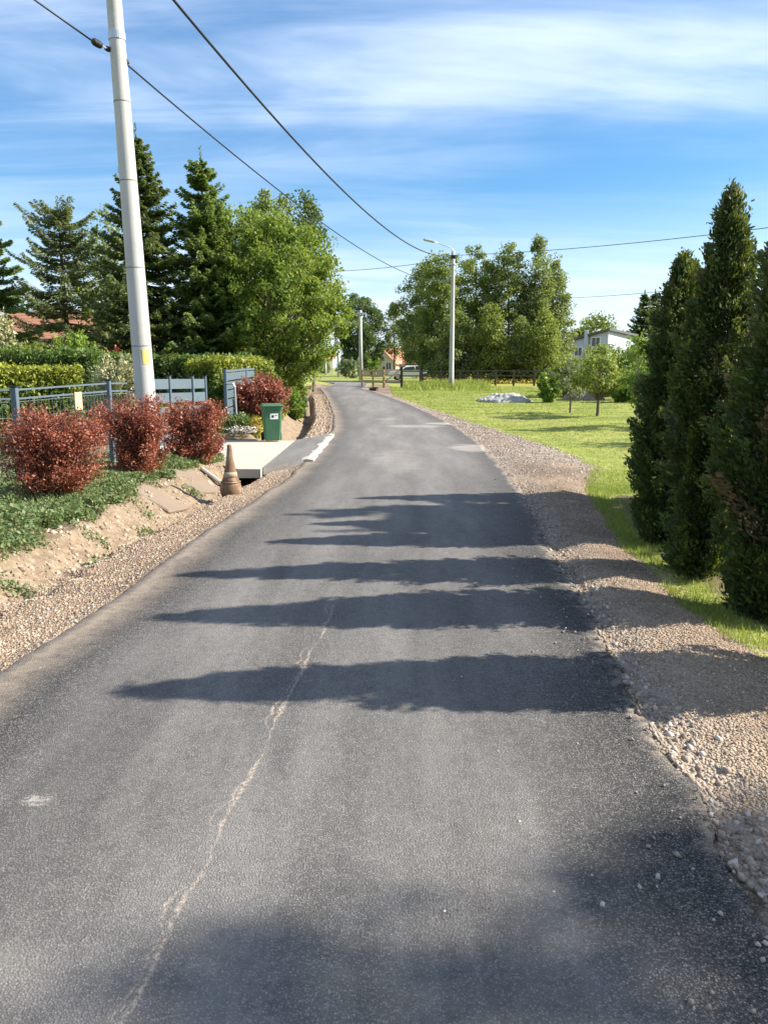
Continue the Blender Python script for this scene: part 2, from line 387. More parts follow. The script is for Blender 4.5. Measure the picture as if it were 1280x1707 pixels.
fs = t.sstep(t.m('ADD', t.attr('sand'), edge), 0.40, 0.60)
fg = t.sstep(t.m('ADD', t.attr('gravel'), edge), 0.40, 0.60)
col = t.mix(fs, under, sand); col = t.mix(fg, col, gcol)
fy = t.sstep(t.m('ADD', t.attr('field'), t.m('MULTIPLY', edge, 0.6)), 0.4, 0.6)
col = t.mix(fy, col, t.mix(nA, (0.24, 0.22, 0.05, 1), (0.33, 0.29, 0.07, 1)))
t.put(b.inputs['Base Color'], col); b.inputs['Roughness'].default_value = 0.95; b.inputs['Specular IOR Level'].default_value = 0.15
hgt = t.m('ADD', t.m('ADD', t.m('MULTIPLY', nC, 0.5), t.m('MULTIPLY', nB, 1.6)), t.m('MULTIPLY', vor.outputs['Distance'], t.m('MULTIPLY', fg, -1.3)))
bp = t.new('ShaderNodeBump', Strength=0.8, Distance=0.02, Height=hgt); t.put(b.inputs['Normal'], bp.outputs[0])
M['ground'] = gm

# asphalt: fine aggregate, dust with its own shapes, long joint streak
am = bpy.data.materials.new('asphalt'); am.use_nodes = True; t = NT(am.node_tree); b = t.n['Principled BSDF']
P = t.new('ShaderNodeNewGeometry').outputs['Position']; px, py, pz = t.xyz(P)
dl, dr = t.attr('dl'), t.attr('dr')
nM = t.noise(P, 1.1, 5, 0.6)
nL = t.noise(t.mapping(P, scale=(1, 0.16, 1)), 2.2, 5, 0.6); nF = t.noise(P, 14, 4, 0.65)
va = t.new('ShaderNodeTexVoronoi', Vector=P, Scale=150.0); vb = t.new('ShaderNodeTexVoronoi', Vector=P, Scale=340.0)
vr = t.xyz(va.outputs['Color'])[0]
agg = t.m('ADD', t.m('MULTIPLY', t.m('POWER', vr, 1.8), 0.165), 0.036)
agg = t.m('MULTIPLY', agg, t.sstep(va.outputs['Distance'], 0.65, 0.12, 0.30, 1.35))
agg = t.m('ADD', agg, t.m('MULTIPLY', t.m('SUBTRACT', t.xyz(vb.outputs['Color'])[1], 0.5), 0.03))
wn = t.m('MULTIPLY', t.m('SUBTRACT', nM, 0.5), 0.30)
def track(c_, w_): return t.sstep(t.m('ABSOLUTE', t.m('SUBTRACT', t.m('ADD', dl, wn), c_)), w_, w_ * 0.25)
trk = t.m('ADD', track(0.85, 0.34), track(2.30, 0.34), clamp=True)
agg = t.m('MULTIPLY', agg, t.m('ADD', 0.66, t.m('MULTIPLY', nL, 0.60)))
agg = t.m('MULTIPLY', agg, t.sstep(trk, 0.0, 1.0, 1.0, 0.80))
agg = t.m('MULTIPLY', agg, t.sstep(t.noise(P, 24, 3, 0.7), 0.25, 0.75, 0.75, 1.22))
ac = t.n.new('ShaderNodeCombineXYZ')
t.put(ac.inputs[0], t.m('MULTIPLY', agg, 1.0)); t.put(ac.inputs[1], t.m('MULTIPLY', agg, 0.93)); t.put(ac.inputs[2], t.m('MULTIPLY', agg, 0.86))
col = ac.outputs[0]
film = t.m('MULTIPLY', t.sstep(dr, 0.05, 0.75), t.sstep(dl, 0.15, 0.9))
film = t.m('MULTIPLY', film, t.m('ADD', 0.24, t.m('MULTIPLY', t.sstep(nL, 0.35, 0.72), 0.28)))
film = t.m('ADD', film, t.m('MULTIPLY', t.sstep(py, 5, 16), 0.15))
col = t.mix(t.m('MULTIPLY', film, t.sstep(nF, 0.15, 0.6, 0.6, 1.0)), col, (0.285, 0.265, 0.245, 1))
# tan dust tracked in along the left edge
de = t.m('ADD', dl, t.m('MULTIPLY', t.m('SUBTRACT', nM, 0.5), 0.35))
fe = t.m('MULTIPLY', t.sstep(de, 0.40, 0.0), t.sstep(nF, 0.2, 0.65, 0.35, 0.9))
col = t.mix(t.m('MULTIPLY', fe, 0.9), col, (0.33, 0.265, 0.20, 1))
# gravel dust creeping over the right edge
fr = t.m('MULTIPLY', t.sstep(t.m('ADD', dr, t.m('MULTIPLY', t.m('SUBTRACT', nM, 0.5), 0.25)), 0.10, -0.02), t.sstep(nF, 0.4, 0.6))
col = t.mix(t.m('MULTIPLY', fr, 0.5), col, (0.40, 0.33, 0.26, 1))
# dusty wheel patches farther on, opposite the drive
nBl = t.noise(t.mapping(P, scale=(0.5, 1.6, 1)), 3.5, 8, 0.72)
def blob(cx, cy, rx, ry, lo, hi, amt):
    dx = t.m('DIVIDE', t.m('SUBTRACT', px, cx), rx); dy = t.m('DIVIDE', t.m('SUBTRACT', py, cy), ry)
    d2 = t.m('ADD', t.m('MULTIPLY', dx, dx), t.m('MULTIPLY', dy, dy))
    k = t.m('ADD', t.sstep(d2, 1.3, 0.0), t.m('MULTIPLY', t.m('SUBTRACT', nBl, 0.5), 2.6))
    return t.m('MULTIPLY', t.m('MULTIPLY', t.sstep(k, lo, hi), t.sstep(d2, 1.4, 0.9)), amt)
for u, v, rx, ry, amt in ((690, 712, 1.0, 0.55, 0.45), (735, 707, 0.55, 0.5, 0.7), (785, 748, 0.55, 0.9, 0.55), (640, 700, 0.5, 0.4, 0.3),
                          (8, 1640, 0.20, 0.22, 0.12), (660, 770, 0.5, 2.2, 0.2)):
    gx_, gy_ = gnd(u, v)
    col = t.mix(blob(gx_, gy_, rx, ry, 0.25, 1.1, amt), col, (0.42, 0.38, 0.33, 1))
sx_, sy_ = gnd(62, 1345)
nS = t.noise(t.mapping(P, rot=(0, 0, R(-25)), scale=(1, 2.2, 1)), 28, 5, 0.7)
sd2 = t.m('ADD', t.m('POWER', t.m('DIVIDE', t.m('SUBTRACT', px, sx_), 0.075), 2.0), t.m('POWER', t.m('DIVIDE', t.m('SUBTRACT', py, sy_), 0.055), 2.0))
col = t.mix(t.m('MULTIPLY', t.m('MULTIPLY', t.sstep(sd2, 1.0, 0.0), t.sstep(nS, 0.42, 0.58)), 0.6), col, (0.45, 0.41, 0.35, 1))
# scratched dusty joint line
q = [gnd(u, v) for u, v in ((215, 1700), (255, 1600), (330, 1470), (375, 1390), (430, 1300), (472, 1200), (528, 1075), (575, 980))]
ya = np.array([p_[1] for p_ in q]); xa = np.array([p_[0] for p_ in q]); kb, ka = np.polyfit(ya, xa, 1)
nJ = t.noise(t.mapping(P, scale=(0.0, 1.0, 0.0)), 1.9, 4, 0.6); nJ2 = t.noise(t.mapping(P, loc=(0, 3.3, 0), scale=(0.0, 1.0, 0.0)), 2.6, 4, 0.6)
jx = t.m('SUBTRACT', px, t.m('ADD', t.m('MULTIPLY', py, float(kb)), float(ka)))
jx = t.m('ADD', jx, t.m('MULTIPLY', t.m('SUBTRACT', nJ, 0.5), 0.10))
jx = t.m('ADD', jx, t.m('MULTIPLY', t.m('SUBTRACT', t.noise(P, 16, 3, 0.6), 0.5), 0.030))
jd = t.m('MINIMUM', t.m('ABSOLUTE', jx), t.m('ADD', t.m('ABSOLUTE', t.m('ADD', jx, t.m('MULTIPLY', t.sstep(nJ, 0.40, 0.62), 0.045))), 0.004))
wid = t.m('MULTIPLY', t.sstep(nJ2, 0.40, 0.70), 0.012)
jm = t.m('MULTIPLY', t.sstep(t.m('SUBTRACT', jd, wid), 0.010, -0.006), t.sstep(py, 5.6, 4.2))
jm = t.m('MULTIPLY', jm, t.sstep(t.noise(P, 75, 4, 0.75), 0.38, 0.60))
jm = t.m('MULTIPLY', jm, t.sstep(nJ2, 0.33, 0.44))
col = t.mix(t.m('MULTIPLY', jm, 0.9), col, (0.42, 0.34, 0.265, 1))
# stray pale grit
vg = t.new('ShaderNodeTexVoronoi', Vector=P, Scale=5.5)
gr = t.m('MULTIPLY', t.sstep(vg.outputs['Distance'], 0.035, 0.02), t.m('GREATER_THAN', t.xyz(vg.outputs['Color'])[0], 0.72))
col = t.mix(t.m('MULTIPLY', gr, 0.8), col, (0.55, 0.50, 0.43, 1))
t.put(b.inputs['Base Color'], col); b.inputs['Roughness'].default_value = 0.80; b.inputs['Specular IOR Level'].default_value = 0.35
bp = t.new('ShaderNodeBump', Strength=0.55, Distance=0.006, Height=t.m('ADD', t.m('MULTIPLY', va.outputs['Distance'], -1.0), vr)); t.put(b.inputs['Normal'], bp.outputs[0])
M['asphalt'] = am

# ------------------------------------------------------------------ ground sheet
def axis(segs):
    out = [segs[0][0]]
    for a, b_, st in segs:
        n = max(1, int(round((b_ - a) / st))); out += list(np.linspace(a, b_, n + 1)[1:])
    return np.array(out)
gxs = axis([(-900, -300, 150), (-300, -60, 30), (-60, -14, 3), (-14, -6, 0.4), (-6, 3.9, 0.055), (3.9, 8, 0.25), (8, 20, 1), (20, 60, 4), (60, 300, 30), (300, 900, 150)])
gys = axis([(-120, -20, 20), (-20, 0, 2), (0, 2, 0.15), (2, 18, 0.055), (18, 32, 0.14), (32, 60, 0.5), (60, 120, 3), (120, 300, 20), (300, 1500, 200)])
GX, GY = np.meshgrid(gxs, gys); GZ = zt(GX, GY)
V = np.stack([GX, GY, GZ], -1).reshape(-1, 3)
nx, ny = len(gxs), len(gys)
idx = np.arange(nx * ny).reshape(ny, nx)
Fq = np.stack([idx[:-1, :-1], idx[:-1, 1:], idx[1:, 1:], idx[1:, :-1]], -1).reshape(-1, 4)
l_, r_ = xL(GY), xR(GY); DL, DR = l_ - GX, GX - r_
gfoot = np.maximum(l_ - xGL(GY), 0.35); tfoot = np.maximum(l_ - xTL(GY), gfoot + 0.35)
farq = sstep(GY, YD1 - 0.1, YD1 + 0.3)
gfoot = gfoot * (1 - farq) + 0.62 * farq; tfoot = tfoot * (1 - farq) + (1.75 - 0.5 * sstep(GY, 28, 40)) * farq
srw = np.maximum(xSR(GY) - r_, 0.35)
zone_near = (1 - sstep(GY, 55, 62))
gravel = np.where(DL > 0, 1 - sstep(DL, gfoot - 0.10, gfoot + 0.12), np.where(DR > 0, 1 - sstep(DR, srw - 0.18, srw + 0.18), 1.0)) * zone_near
sandz = np.where(DL > 0, 1 - sstep(DL, tfoot - 0.1, tfoot + 0.2), 0.0) * zone_near
lawn = np.where(DR > 0, 1.0, 0.55 * sstep(GX, -9, -14)[...] + 0.25)
lawn = np.where(GY > 34, 1.0, lawn)
# bare dark soil below the clipped evergreens
soilz = np.exp(-((GX - 2.75 - 0.12 * np.clip(GY - 6.5, 0, 9)) / 0.42) ** 2) * sstep(GY, 2.5, 3.5) * (1 - sstep(GY, 9.5, 10.5))
lawn = lawn * (1 - 0.8 * soilz)
ppx, ppy = gnd(915, 752)
pale = np.exp(-((GX - ppx) / 1.0) ** 2 - ((GY - ppy) / 2.0) ** 2) + 0.35 * (DR > 0) * np.exp(-((DR - 0.1) / 0.25) ** 2)
field = sstep(GY, 57, 58) * (1 - sstep(GY, 95, 110)) * sstep(GX, 3.0, 5.0) * (1 - sstep(GX, 24, 30))
gme = npmesh('ground', V, Fq, dict(gravel=gravel, sand=sandz, lawn=lawn, pale=np.clip(pale, 0, 1), field=field), smooth=True)
tag(link('ground', gme, M['ground']), kind='structure')

# ------------------------------------------------------------------ road
ry = axis([(-15, 1, 1.0), (1, 14, 0.035), (14, 30, 0.12), (30, 60, 0.5)])
us = np.concatenate([[-0.012, 0.0], np.linspace(0, 1, 42)[1:-1], [1.0, 1.012]])
RY, U = np.meshgrid(ry, us, indexing='ij')
rag = 0.05 * (vnoise(RY * 0 + 3, RY, 3.0, 11) - 0.5) + 0.05 * (vnoise(RY * 0 + 5, RY, 11.0, 12) - 0.5)
ragl = 0.05 * (vnoise(RY * 0 + 9, RY, 2.0, 13) - 0.5) + 0.02 * (vnoise(RY * 0 + 7, RY, 12.0, 14) - 0.5)
xl = xL(RY) + ragl; xr = xR(RY) + rag
# smooth the traced edges a little
def smooth_rows(a, k):
    ker = np.ones(k) / k
    p = np.pad(a, (k // 2, k // 2), mode='edge'); return np.convolve(p, ker, 'valid')[:len(a)]
RX = xl + (xr - xl) * U
crown = 0.018 * (1 - (2 * np.clip(U, 0, 1) - 1) ** 2)
RZ = zb(RY) + crown + 0.004 * (vnoise(RX, RY, 2.0, 15) - 0.5) + 0.012
RZ[:, 0] -= 0.08; RZ[:, -1] -= 0.08
# road after the crest: swings left behind the trees
bend = []
nr = len(ry); rid = np.arange(nr * len(us)).reshape(nr, len(us))
Vr = np.stack([RX, RY, RZ], -1).reshape(-1, 3)
Fr = np.stack([rid[:-1, :-1], rid[:-1, 1:], rid[1:, 1:], rid[1:, :-1]], -1).reshape(-1, 4)
adl = (RX - xl).ravel(); adr = (xr - RX).ravel()
lx0, rx0 = float(xl[-1, 0]), float(xr[-1, 0]); z0 = float(zb(60))
nb = 24; Vb = []; wroad = rx0 - lx0
cxb, cyb, rad_in = lx0 - 14.0, 60.0, 14.0
for i in range(nb + 1):
    th = R(88) * i / nb
    for j in range(5):
        rr = rad_in + wroad * j / 4
        Vb.append((cxb + rr * math.cos(th), cyb + rr * math.sin(th), z0 + 0.012))
for j in range(5):
    rr = rad_in + wroad * j / 4; Vb.append((cxb - 80, cyb + rr, z0 + 0.012))
o0 = len(Vr); Fb = [[o0 + i * 5 + j, o0 + i * 5 + j + 1, o0 + (i + 1) * 5 + j + 1, o0 + (i + 1) * 5 + j] for i in range(nb + 1) for j in range(4)]
Vr = np.concatenate([Vr, np.array(Vb)]); Fr = np.concatenate([Fr, np.array(Fb)])
adl = np.concatenate([adl, np.full(len(Vb), 1.4)]); adr = np.concatenate([adr, np.full(len(Vb), 1.4)])
tag(link('road', npmesh('road', Vr, Fr, dict(dl=adl, dr=adr), smooth=True), M['asphalt']), kind='structure')

# ------------------------------------------------------------------ loose gravel (stuff)
def stone_proto(seed):
    r = np.random.default_rng(seed)
    # squashed irregular octahedron with cut corners (cube-ish, 12 triangles)
    v = np.array([(-1, -1, -1), (1, -1, -1), (1, 1, -1), (-1, 1, -1), (-1, -1, 1), (1, -1, 1), (1, 1, 1), (-1, 1, 1)], float)
    v[4:, :2] *= r.uniform(0.35, 0.8); v += r.uniform(-0.35, 0.35, v.shape); v[:, 2] *= 0.62
    return v * 0.5
SF = np.array([(3, 2, 1, 0), (4, 5, 6, 7), (0, 1, 5, 4), (1, 2, 6, 5), (2, 3, 7, 6), (3, 0, 4, 7)])
protos = np.stack([stone_proto(i) for i in range(8)])
def stones(name, X, Y, S, mat, label, sink=0.25, zoff=0.0):
    n = len(X); r = np.random.default_rng(len(name) + n)
    pv = protos[r.integers(0, 8, n)]; a = r.uniform(0, 2 * np.pi, n); ca, sa = np.cos(a)[:, None], np.sin(a)[:, None]
    til = r.normal(0, 0.35, n)[:, None]
    x = pv[:, :, 0] * ca - pv[:, :, 1] * sa; y = pv[:, :, 0] * sa + pv[:, :, 1] * ca; z = pv[:, :, 2] + x * til
    Z = zt(X, Y) + zoff
    Vv = np.stack([x * S[:, None] + X[:, None], y * S[:, None] + Y[:, None], z * S[:, None] + (Z + S * (0.30 - sink))[:, None]], -1).reshape(-1, 3)
    Ff = (SF[None] + (np.arange(n) * 8)[:, None, None]).reshape(-1, 4)
    tint = np.repeat(r.uniform(0, 1, n), 8)
    o = link(name, npmesh(name, Vv, Ff, dict(tint=tint)), mat)
    return tag(o, label, 'gravel', kind='stuff')
def stonemat(name, c0, c1, c2):
    m = bpy.data.materials.new(name); m.use_nodes = True; t = NT(m.node_tree); b = t.n['Principled BSDF']
    ti = t.attr('tint'); P = t.new('ShaderNodeNewGeometry').outputs['Position']
    c = t.mix(t.sstep(ti, 0, 0.6), c0 + (1,), c1 + (1,)); c = t.mix(t.sstep(ti, 0.6, 1), c, c2 + (1,))
    c = t.mix(t.m('MULTIPLY', t.noise(P, 60, 3), 0.5), c, (0.29, 0.21, 0.145, 1))
    t.put(b.inputs['Base Color'], c); b.inputs['Roughness'].default_value = 0.9; b.inputs['Specular IOR Level'].default_value = 0.2
    return m
M['stone'] = stonemat('stone', (0.20, 0.165, 0.14), (0.33, 0.28, 0.235), (0.50, 0.46, 0.41))
M['stone_pink'] = stonemat('stone_pink', (0.19, 0.14, 0.10), (0.36, 0.275, 0.20), (0.52, 0.44, 0.36))
# right shoulder: fine chippings everywhere, coarser rubble along the broken asphalt edge
def rshoulder(n, y0, y1, p=1.0):
    Y = y0 + (y1 - y0) * rng.uniform(0, 1, n) ** p
    K = rng.uniform(0, 1, n); X = xR(Y) + 0.03 + K * (xSR(Y) - xR(Y) + 0.12)
    return X, Y
X, Y = rshoulder(48000, 2.0, 19, 1.9); S = np.minimum(rng.gamma(1.5, 0.0022, len(X)), 0.012) + 0.003 + Y * 0.00035
ok = vnoise(X, Y, 1.6, 51) + 0.5 * vnoise(X, Y, 5, 52) + rng.normal(0, 0.15, len(X)) > 0.66; X, Y, S = X[ok], Y[ok], S[ok]
stones('shoulder_gravel', X, Y, S, M['stone_pink'], 'fine sunlit gravel of the shoulder along the right road edge', 0.2)
n = 3000; Y = 1.7 + 9 * rng.uniform(0, 1, n) ** 1.6
X = xR(Y) + np.abs(rng.normal(0.0, 0.10, n)) - 0.02 + 0.05 * rng.normal(0, 1, n); S = np.minimum(rng.gamma(1.4, 0.0075, n), 0.028) + 0.005
stones('edge_rubble', X, Y, S, M['stone'], 'coarse pale rubble along the broken right edge of asphalt', 0.15)
X, Y = rshoulder(22000, 9.5, 40, 1.3); ok = rng.uniform(0, 1, len(X)) < sstep(Y, 9.5, 17); X, Y = X[ok], Y[ok]; S = rng.gamma(2.0, 0.0045, len(X)) + 0.006 + 0.0004 * Y
stones('far_shoulder_gravel', X, Y, S, M['stone'], 'pale gravel of the right shoulder beside the lawn', 0.2)
n = 260; Y = 1.6 + 10 * rng.uniform(0, 1, n) ** 1.5; X = xR(Y) - rng.gamma(1.2, 0.16, n)
stones('stray_gravel', X, Y, np.minimum(rng.gamma(1.3, 0.004, n), 0.016) + 0.004, M['stone'], 'stray pebbles lying on the asphalt near its right edge', 0.05, 0.055)
n = 26000; Y = 3.2 + 10.5 * rng.uniform(0, 1, n) ** 1.3; K = rng.uniform(0, 1, n) ** 0.8
X = xL(Y) - 0.03 - K * np.maximum(xL(Y) - xGL(Y) + 0.1, 0.45); S = np.minimum(rng.gamma(1.6, 0.0032, n), 0.02) + 0.003 + Y * 0.0004
ok = ~((Y > YD0 - 0.1) & (Y < YD1))
stones('verge_gravel', X[ok], Y[ok], S[ok], M['stone_pink'], 'brown loose gravel strip along the left road edge', 0.2)
n = 9000; Y = 17 + 22 * rng.uniform(0, 1, n); X = xL(Y) - 0.03 - rng.uniform(0, 1, n) * 0.7; S = rng.gamma(2.0, 0.008, n) + 0.012
stones('far_verge_gravel', X, Y, S, M['stone_pink'], 'pinkish gravel strip beside the road beyond the driveway', 0.2)
n = 4200; Y = 3.3 + 8.9 * rng.uniform(0, 1, n); X = xGL(Y) - rng.uniform(0, 1, n) ** 1.5 * 1.1; S = np.minimum(rng.gamma(1.3, 0.009, n), 0.05) + 0.004
stones('ditch_clods', X, Y, S, M['stone_pink'], 'small clods scattered on the sandy ditch bank', 0.2)

# ------------------------------------------------------------------ foliage machinery
def unit(v): return v / np.maximum(np.linalg.norm(v, axis=-1, keepdims=True), 1e-9)
def cards(P, A, Nn, L, W, tint, tip=None, kink=0.0):
    """leaf-shaped quads: P centre, A long axis, Nn approximate normal, L length, W width"""
    A = unit(A); B = unit(np.cross(Nn, A)); N2 = np.cross(A, B)
    L = np.asarray(L).reshape(-1, 1); W = np.asarray(W).reshape(-1, 1)
    v0 = P - A * L * 0.5; v2 = P + A * L * 0.5; c = P - A * L * 0.05
    v1 = c + B * W * 0.5 + N2 * L * kink; v3 = c - B * W * 0.5 + N2 * L * kink
    Vv = np.stack([v0, v1, v2, v3], 1)
    d = dict(tint=np.repeat(tint, 4))
    if tip is not None: d['tip'] = np.repeat(tip, 4)
    return Vv.reshape(-1, 3), d
def cardmesh(name, parts):
    Vs = np.concatenate([p[0] for p in parts]); keys = parts[0][1].keys()
    d = {k: np.concatenate([p[1][k] for p in parts]) for k in keys}
    return npmesh(name, Vs, np.arange(len(Vs)).reshape(-1, 4), d)
def limb_tubes(mb, starts, ends, r0, r1, sag=0.0, n=5, seg=3, r=None):
    for a, b_, q in zip(starts, ends, r0):
        a = Vector(a); b_ = Vector(b_); pts = []
        for i in range(seg + 1):
            k = i / seg; p_ = a.lerp(b_, k); p_.z += sag * math.sin(math.pi * k) * (b_ - a).length
            pts.append(p_)
        mb.tube(pts, [q * (1 - i / seg) + r1 * i / seg for i in range(seg + 1)], n, cap=False)

def broad_mesh(seed, H, Rr, base=0.12, nclump=260, per=120, leaf=0.14, prof='egg', cr=0.55, squash=0.8, gap=0.25, trunk_r=0.16, lean=(0, 0),
               ntrunk=1, weep=0.0, narrow=1.0, shell=0.55):
    """returns trunk MB and crown mesh parts, origin at the trunk foot"""
    r = np.random.default_rng(seed)
    k = int(nclump * 2.2); tt = r.uniform(0, 1, k)
    if prof == 'egg': pr = np.sin(np.pi * np.clip(tt, 0, 1) ** 0.75) ** 0.7 * 0.98 + 0.06
    elif prof == 'cone': pr = (1 - tt) ** 0.75 * np.minimum(1, tt * 6 + 0.35) + 0.05
    elif prof == 'dome': pr = np.sqrt(np.clip(1 - (tt * 0.98) ** 2.4, 0, 1)) * np.minimum(1, 0.62 + tt * 1.2)
    elif prof == 'vase': pr = np.minimum(1, 0.40 + 1.5 * tt) * np.sqrt(np.clip(1 - tt ** 2.8, 0, 1)) + 0.03
    elif prof == 'col': pr = np.minimum(1, 0.55 + 2.2 * tt) * np.sqrt(np.clip(1 - tt ** 4, 0, 1)) + 0.04
    keep = r.uniform(0, 1, k) < (pr / pr.max()) ** 1.3 + 0.04
    tt, pr = tt[keep][:nclump], pr[keep][:nclump]; k = len(tt)
    th = r.uniform(0, 2 * np.pi, k)
    lob = 1 + gap * (vnoise(th * 1.3 + 10, tt * 5, 1.0, seed) - 0.5) * 2 + 0.12 * r.normal(0, 1, k)
    rf = shell + (1 - shell) * np.sqrt(r.uniform(0, 1, k))
    rad = Rr * pr * rf * np.clip(lob, 0.4, 1.5)
    z = H * base + tt * H * (1 - base)
    Cn = np.stack([rad * np.cos(th) * narrow + lean[0] * z, rad * np.sin(th) + lean[1] * z, z], -1)
    m = np.maximum((per * r.uniform(0.5, 1.5, k)).astype(int), 8); tot = m.sum()
    ci = np.repeat(np.arange(k), m); csz = np.repeat(cr * r.uniform(0.6, 1.25, k), m)
    off = r.normal(0, 1, (tot, 3)); off = unit(off) * (r.uniform(0, 1, (tot, 1)) ** 0.45); off[:, 2] *= squash
    off[:, 2] -= weep * r.uniform(0, 1, tot) ** 2
    Pp = Cn[ci] + off * csz[:, None]
    outw = unit(np.stack([np.cos(th), np.sin(th), np.full(k, 0.5)], -1))[ci]
    Nn = unit(unit(r.normal(0, 1, (tot, 3))) + 0.75 * outw + np.array([0, 0, 0.35]))
    A = unit(r.normal(0, 1, (tot, 3)) + np.array([0, 0, -0.4 - weep]))
    L = leaf * r.uniform(0.6, 1.4, tot); tint = np.clip(r.normal(0.5, 0.22, tot) + np.repeat(r.normal(0, 0.13, k), m), 0, 1)
    parts = [cards(Pp, A, Nn, L, L * r.uniform(0.5, 0.8, tot), tint)]
    mb = MB()
    for q in range(ntrunk):
        an = 2 * math.pi * q / max(ntrunk, 1) + seed; sp_ = 0 if ntrunk == 1 else 0.16 * Rr
        pts = []; nseg = 7
        for i in range(nseg + 1):
            f = i / nseg; wv = 0.02 * H * math.sin(3.1 * f + q + seed) * f
            zz_ = -0.12 + f * H * 0.90
            pts.append((math.cos(an) * sp_ * (0.35 + 1.6 * f) + wv + lean[0] * zz_, math.sin(an) * sp_ * (0.35 + 1.6 * f) + wv * 0.6 + lean[1] * zz_, zz_))
        mb.tube(pts, [trunk_r * (1 - 0.93 * (i / nseg) ** 0.8) + 0.012 for i in range(nseg + 1)], 8, cap=True)
    sel = np.argsort(-rad)[:min(k, 60)]
    st, en, rr0 = [], [], []
    for i in sel:
        c = Cn[i]; zs = max(H * base * 0.6, c[2] - 0.55 * rad[i] - 0.10 * H)
        st.append((lean[0] * zs + (0 if ntrunk == 1 else 0.10 * c[0]), lean[1] * zs, zs)); en.append(tuple(c)); rr0.append(trunk_r * 0.30 * max(0.25, 1 - zs / H))
    limb_tubes(mb, st, en, rr0, 0.008, sag=0.06, n=4)
    return mb, parts
def place_tree(name, loc, label, trunk_me, crown_me, group=None, rz=0.0, sc=1.0, cat='tree'):
    e = thing(name, loc, label, cat, group, rz); e.scale = (sc, sc, sc) if not hasattr(sc, '__len__') else sc
    o = bpy.data.objects.new('trunk', trunk_me); C.objects.link(o); o.parent = e
    o = bpy.data.objects.new('crown', crown_me); C.objects.link(o); o.parent = e
    return e
def mk(mb, name, mat):
    me = bpy.data.meshes.new(name); me.from_pydata(mb.v, [], mb.f); me.materials.append(mat)
    me.polygons.foreach_set('use_smooth', np.ones(len(me.polygons), bool)); me.update(); return me
def broad(name, loc, label, lm, seed, H, Rr, bark='bark', cat='tree', group=None, rz=0.0, **kw):
    mb, parts = broad_mesh(seed, H, Rr, **kw)
    tm = mk(mb, name + '_trunk', M[bark]); cm = cardmesh(name + '_crown', parts); cm.materials.append(M[lm])
    return place_tree(name, loc, label, tm, cm, group, rz, 1.0, cat), tm, cm

def spruce_mesh(seed, H, Rr, whorls=34, nb=9, start=0.05, pw=0.85, droop=0.25, card=0.165, per=28, jag=0.22, reps=10, bare=0.0, top=None):
    r = np.random.default_rng(seed); mb = MB()
    mb.tube([(0, 0, -0.12), (0.02, 0, H * 0.35), (0, 0.03, H * 0.7), (0, 0, H)], [0.022 * H, 0.016 * H, 0.008 * H, 0.012], 8)
    Ps, As, Ls, Ts = [], [], [], []
    for wi in range(whorls):
        f = start + (1 - start) * (wi + r.uniform(-0.4, 0.4)) / whorls; f = min(max(f, start), 0.985)
        z0_ = f * H
        L0 = Rr * (1 - f) ** pw + 0.06 * Rr
        if top is not None: L0 = Rr * top(f)
        for bi in range(nb):
            if r.uniform() < bare: continue
            th = r.uniform(0, 2 * np.pi); Lb = L0 * (1 + r.normal(0, jag)); Lb = max(Lb, 0.12)
            s = np.linspace(0.12, 1.0, max(3, int(per * Lb / Rr) + 3))
            dz = Lb * (-droop * s * (1 + 0.6 * (1 - f)) + 0.30 * s ** 3 + 0.30 * f * s)
            x = np.cos(th) * Lb * s; y = np.sin(th) * Lb * s
            Bp = np.stack([x, y, z0_ + dz], -1)
            if Lb > 0.35 * Rr and r.uniform() < 0.8:
                mb.tube([Bp[0] * np.array([0, 0, 1]), Bp[len(s) // 2], Bp[-1]], [0.012 + 0.008 * Lb, 0.012, 0.004], 4, cap=False)
            for q in range(reps):
                side = r.uniform(-1, 1, len(s)); sl = (1.05 - s) * 0.55 * Lb * 0.6 + 0.06
                tang = np.array([np.cos(th), np.sin(th), -droop * 0.6]); perp = np.array([-np.sin(th), np.cos(th), 0.0])
                pp = Bp + perp * (side * sl)[:, None] - np.array([0, 0, 1]) * (np.abs(side) * sl * 0.25 + r.uniform(0, 0.10, len(s)))[:, None]
                Ps.append(pp); As.append(tang * 0.8 + perp * (side * 0.9)[:, None] + np.array([0, 0, -0.25]) + r.normal(0, 0.25, (len(s), 3)))
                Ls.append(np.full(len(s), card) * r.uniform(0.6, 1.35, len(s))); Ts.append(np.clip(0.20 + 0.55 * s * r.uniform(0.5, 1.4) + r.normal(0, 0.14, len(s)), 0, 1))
    Ps = np.concatenate(Ps); As = np.concatenate(As); Ls = np.concatenate(Ls); Ts = np.concatenate(Ts); n = len(Ps)
    Nn = unit(r.normal(0, 0.6, (n, 3)) + np.array([0, 0, 1.0]))
    parts = [cards(Ps, As, Nn, Ls, Ls * r.uniform(0.28, 0.50, n), Ts)]
    # leader shoot
    m = 90; zz_ = H * r.uniform(0.93, 1.04, m)
    parts.append(cards(np.stack([r.normal(0, 0.03, m), r.normal(0, 0.03, m), zz_], -1), np.stack([r.normal(0, .5, m), r.normal(0, .5, m), np.ones(m)], -1),
                       r.normal(0, 1, (m, 3)), np.full(m, card * 0.8), np.full(m, card * 0.2), r.uniform(0.3, 0.8, m)))
    return mb, parts
def spruce(name, loc, label, lm, seed, H, Rr, group=None, rz=0.0, **kw):
    mb, parts = spruce_mesh(seed, H, Rr, **kw)
    tm = mk(mb, name + '_trunk', M['bark']); cm = cardmesh(name + '_crown', parts); cm.materials.append(M[lm])
    return place_tree(name, loc, label, tm, cm, group, rz), tm, cm

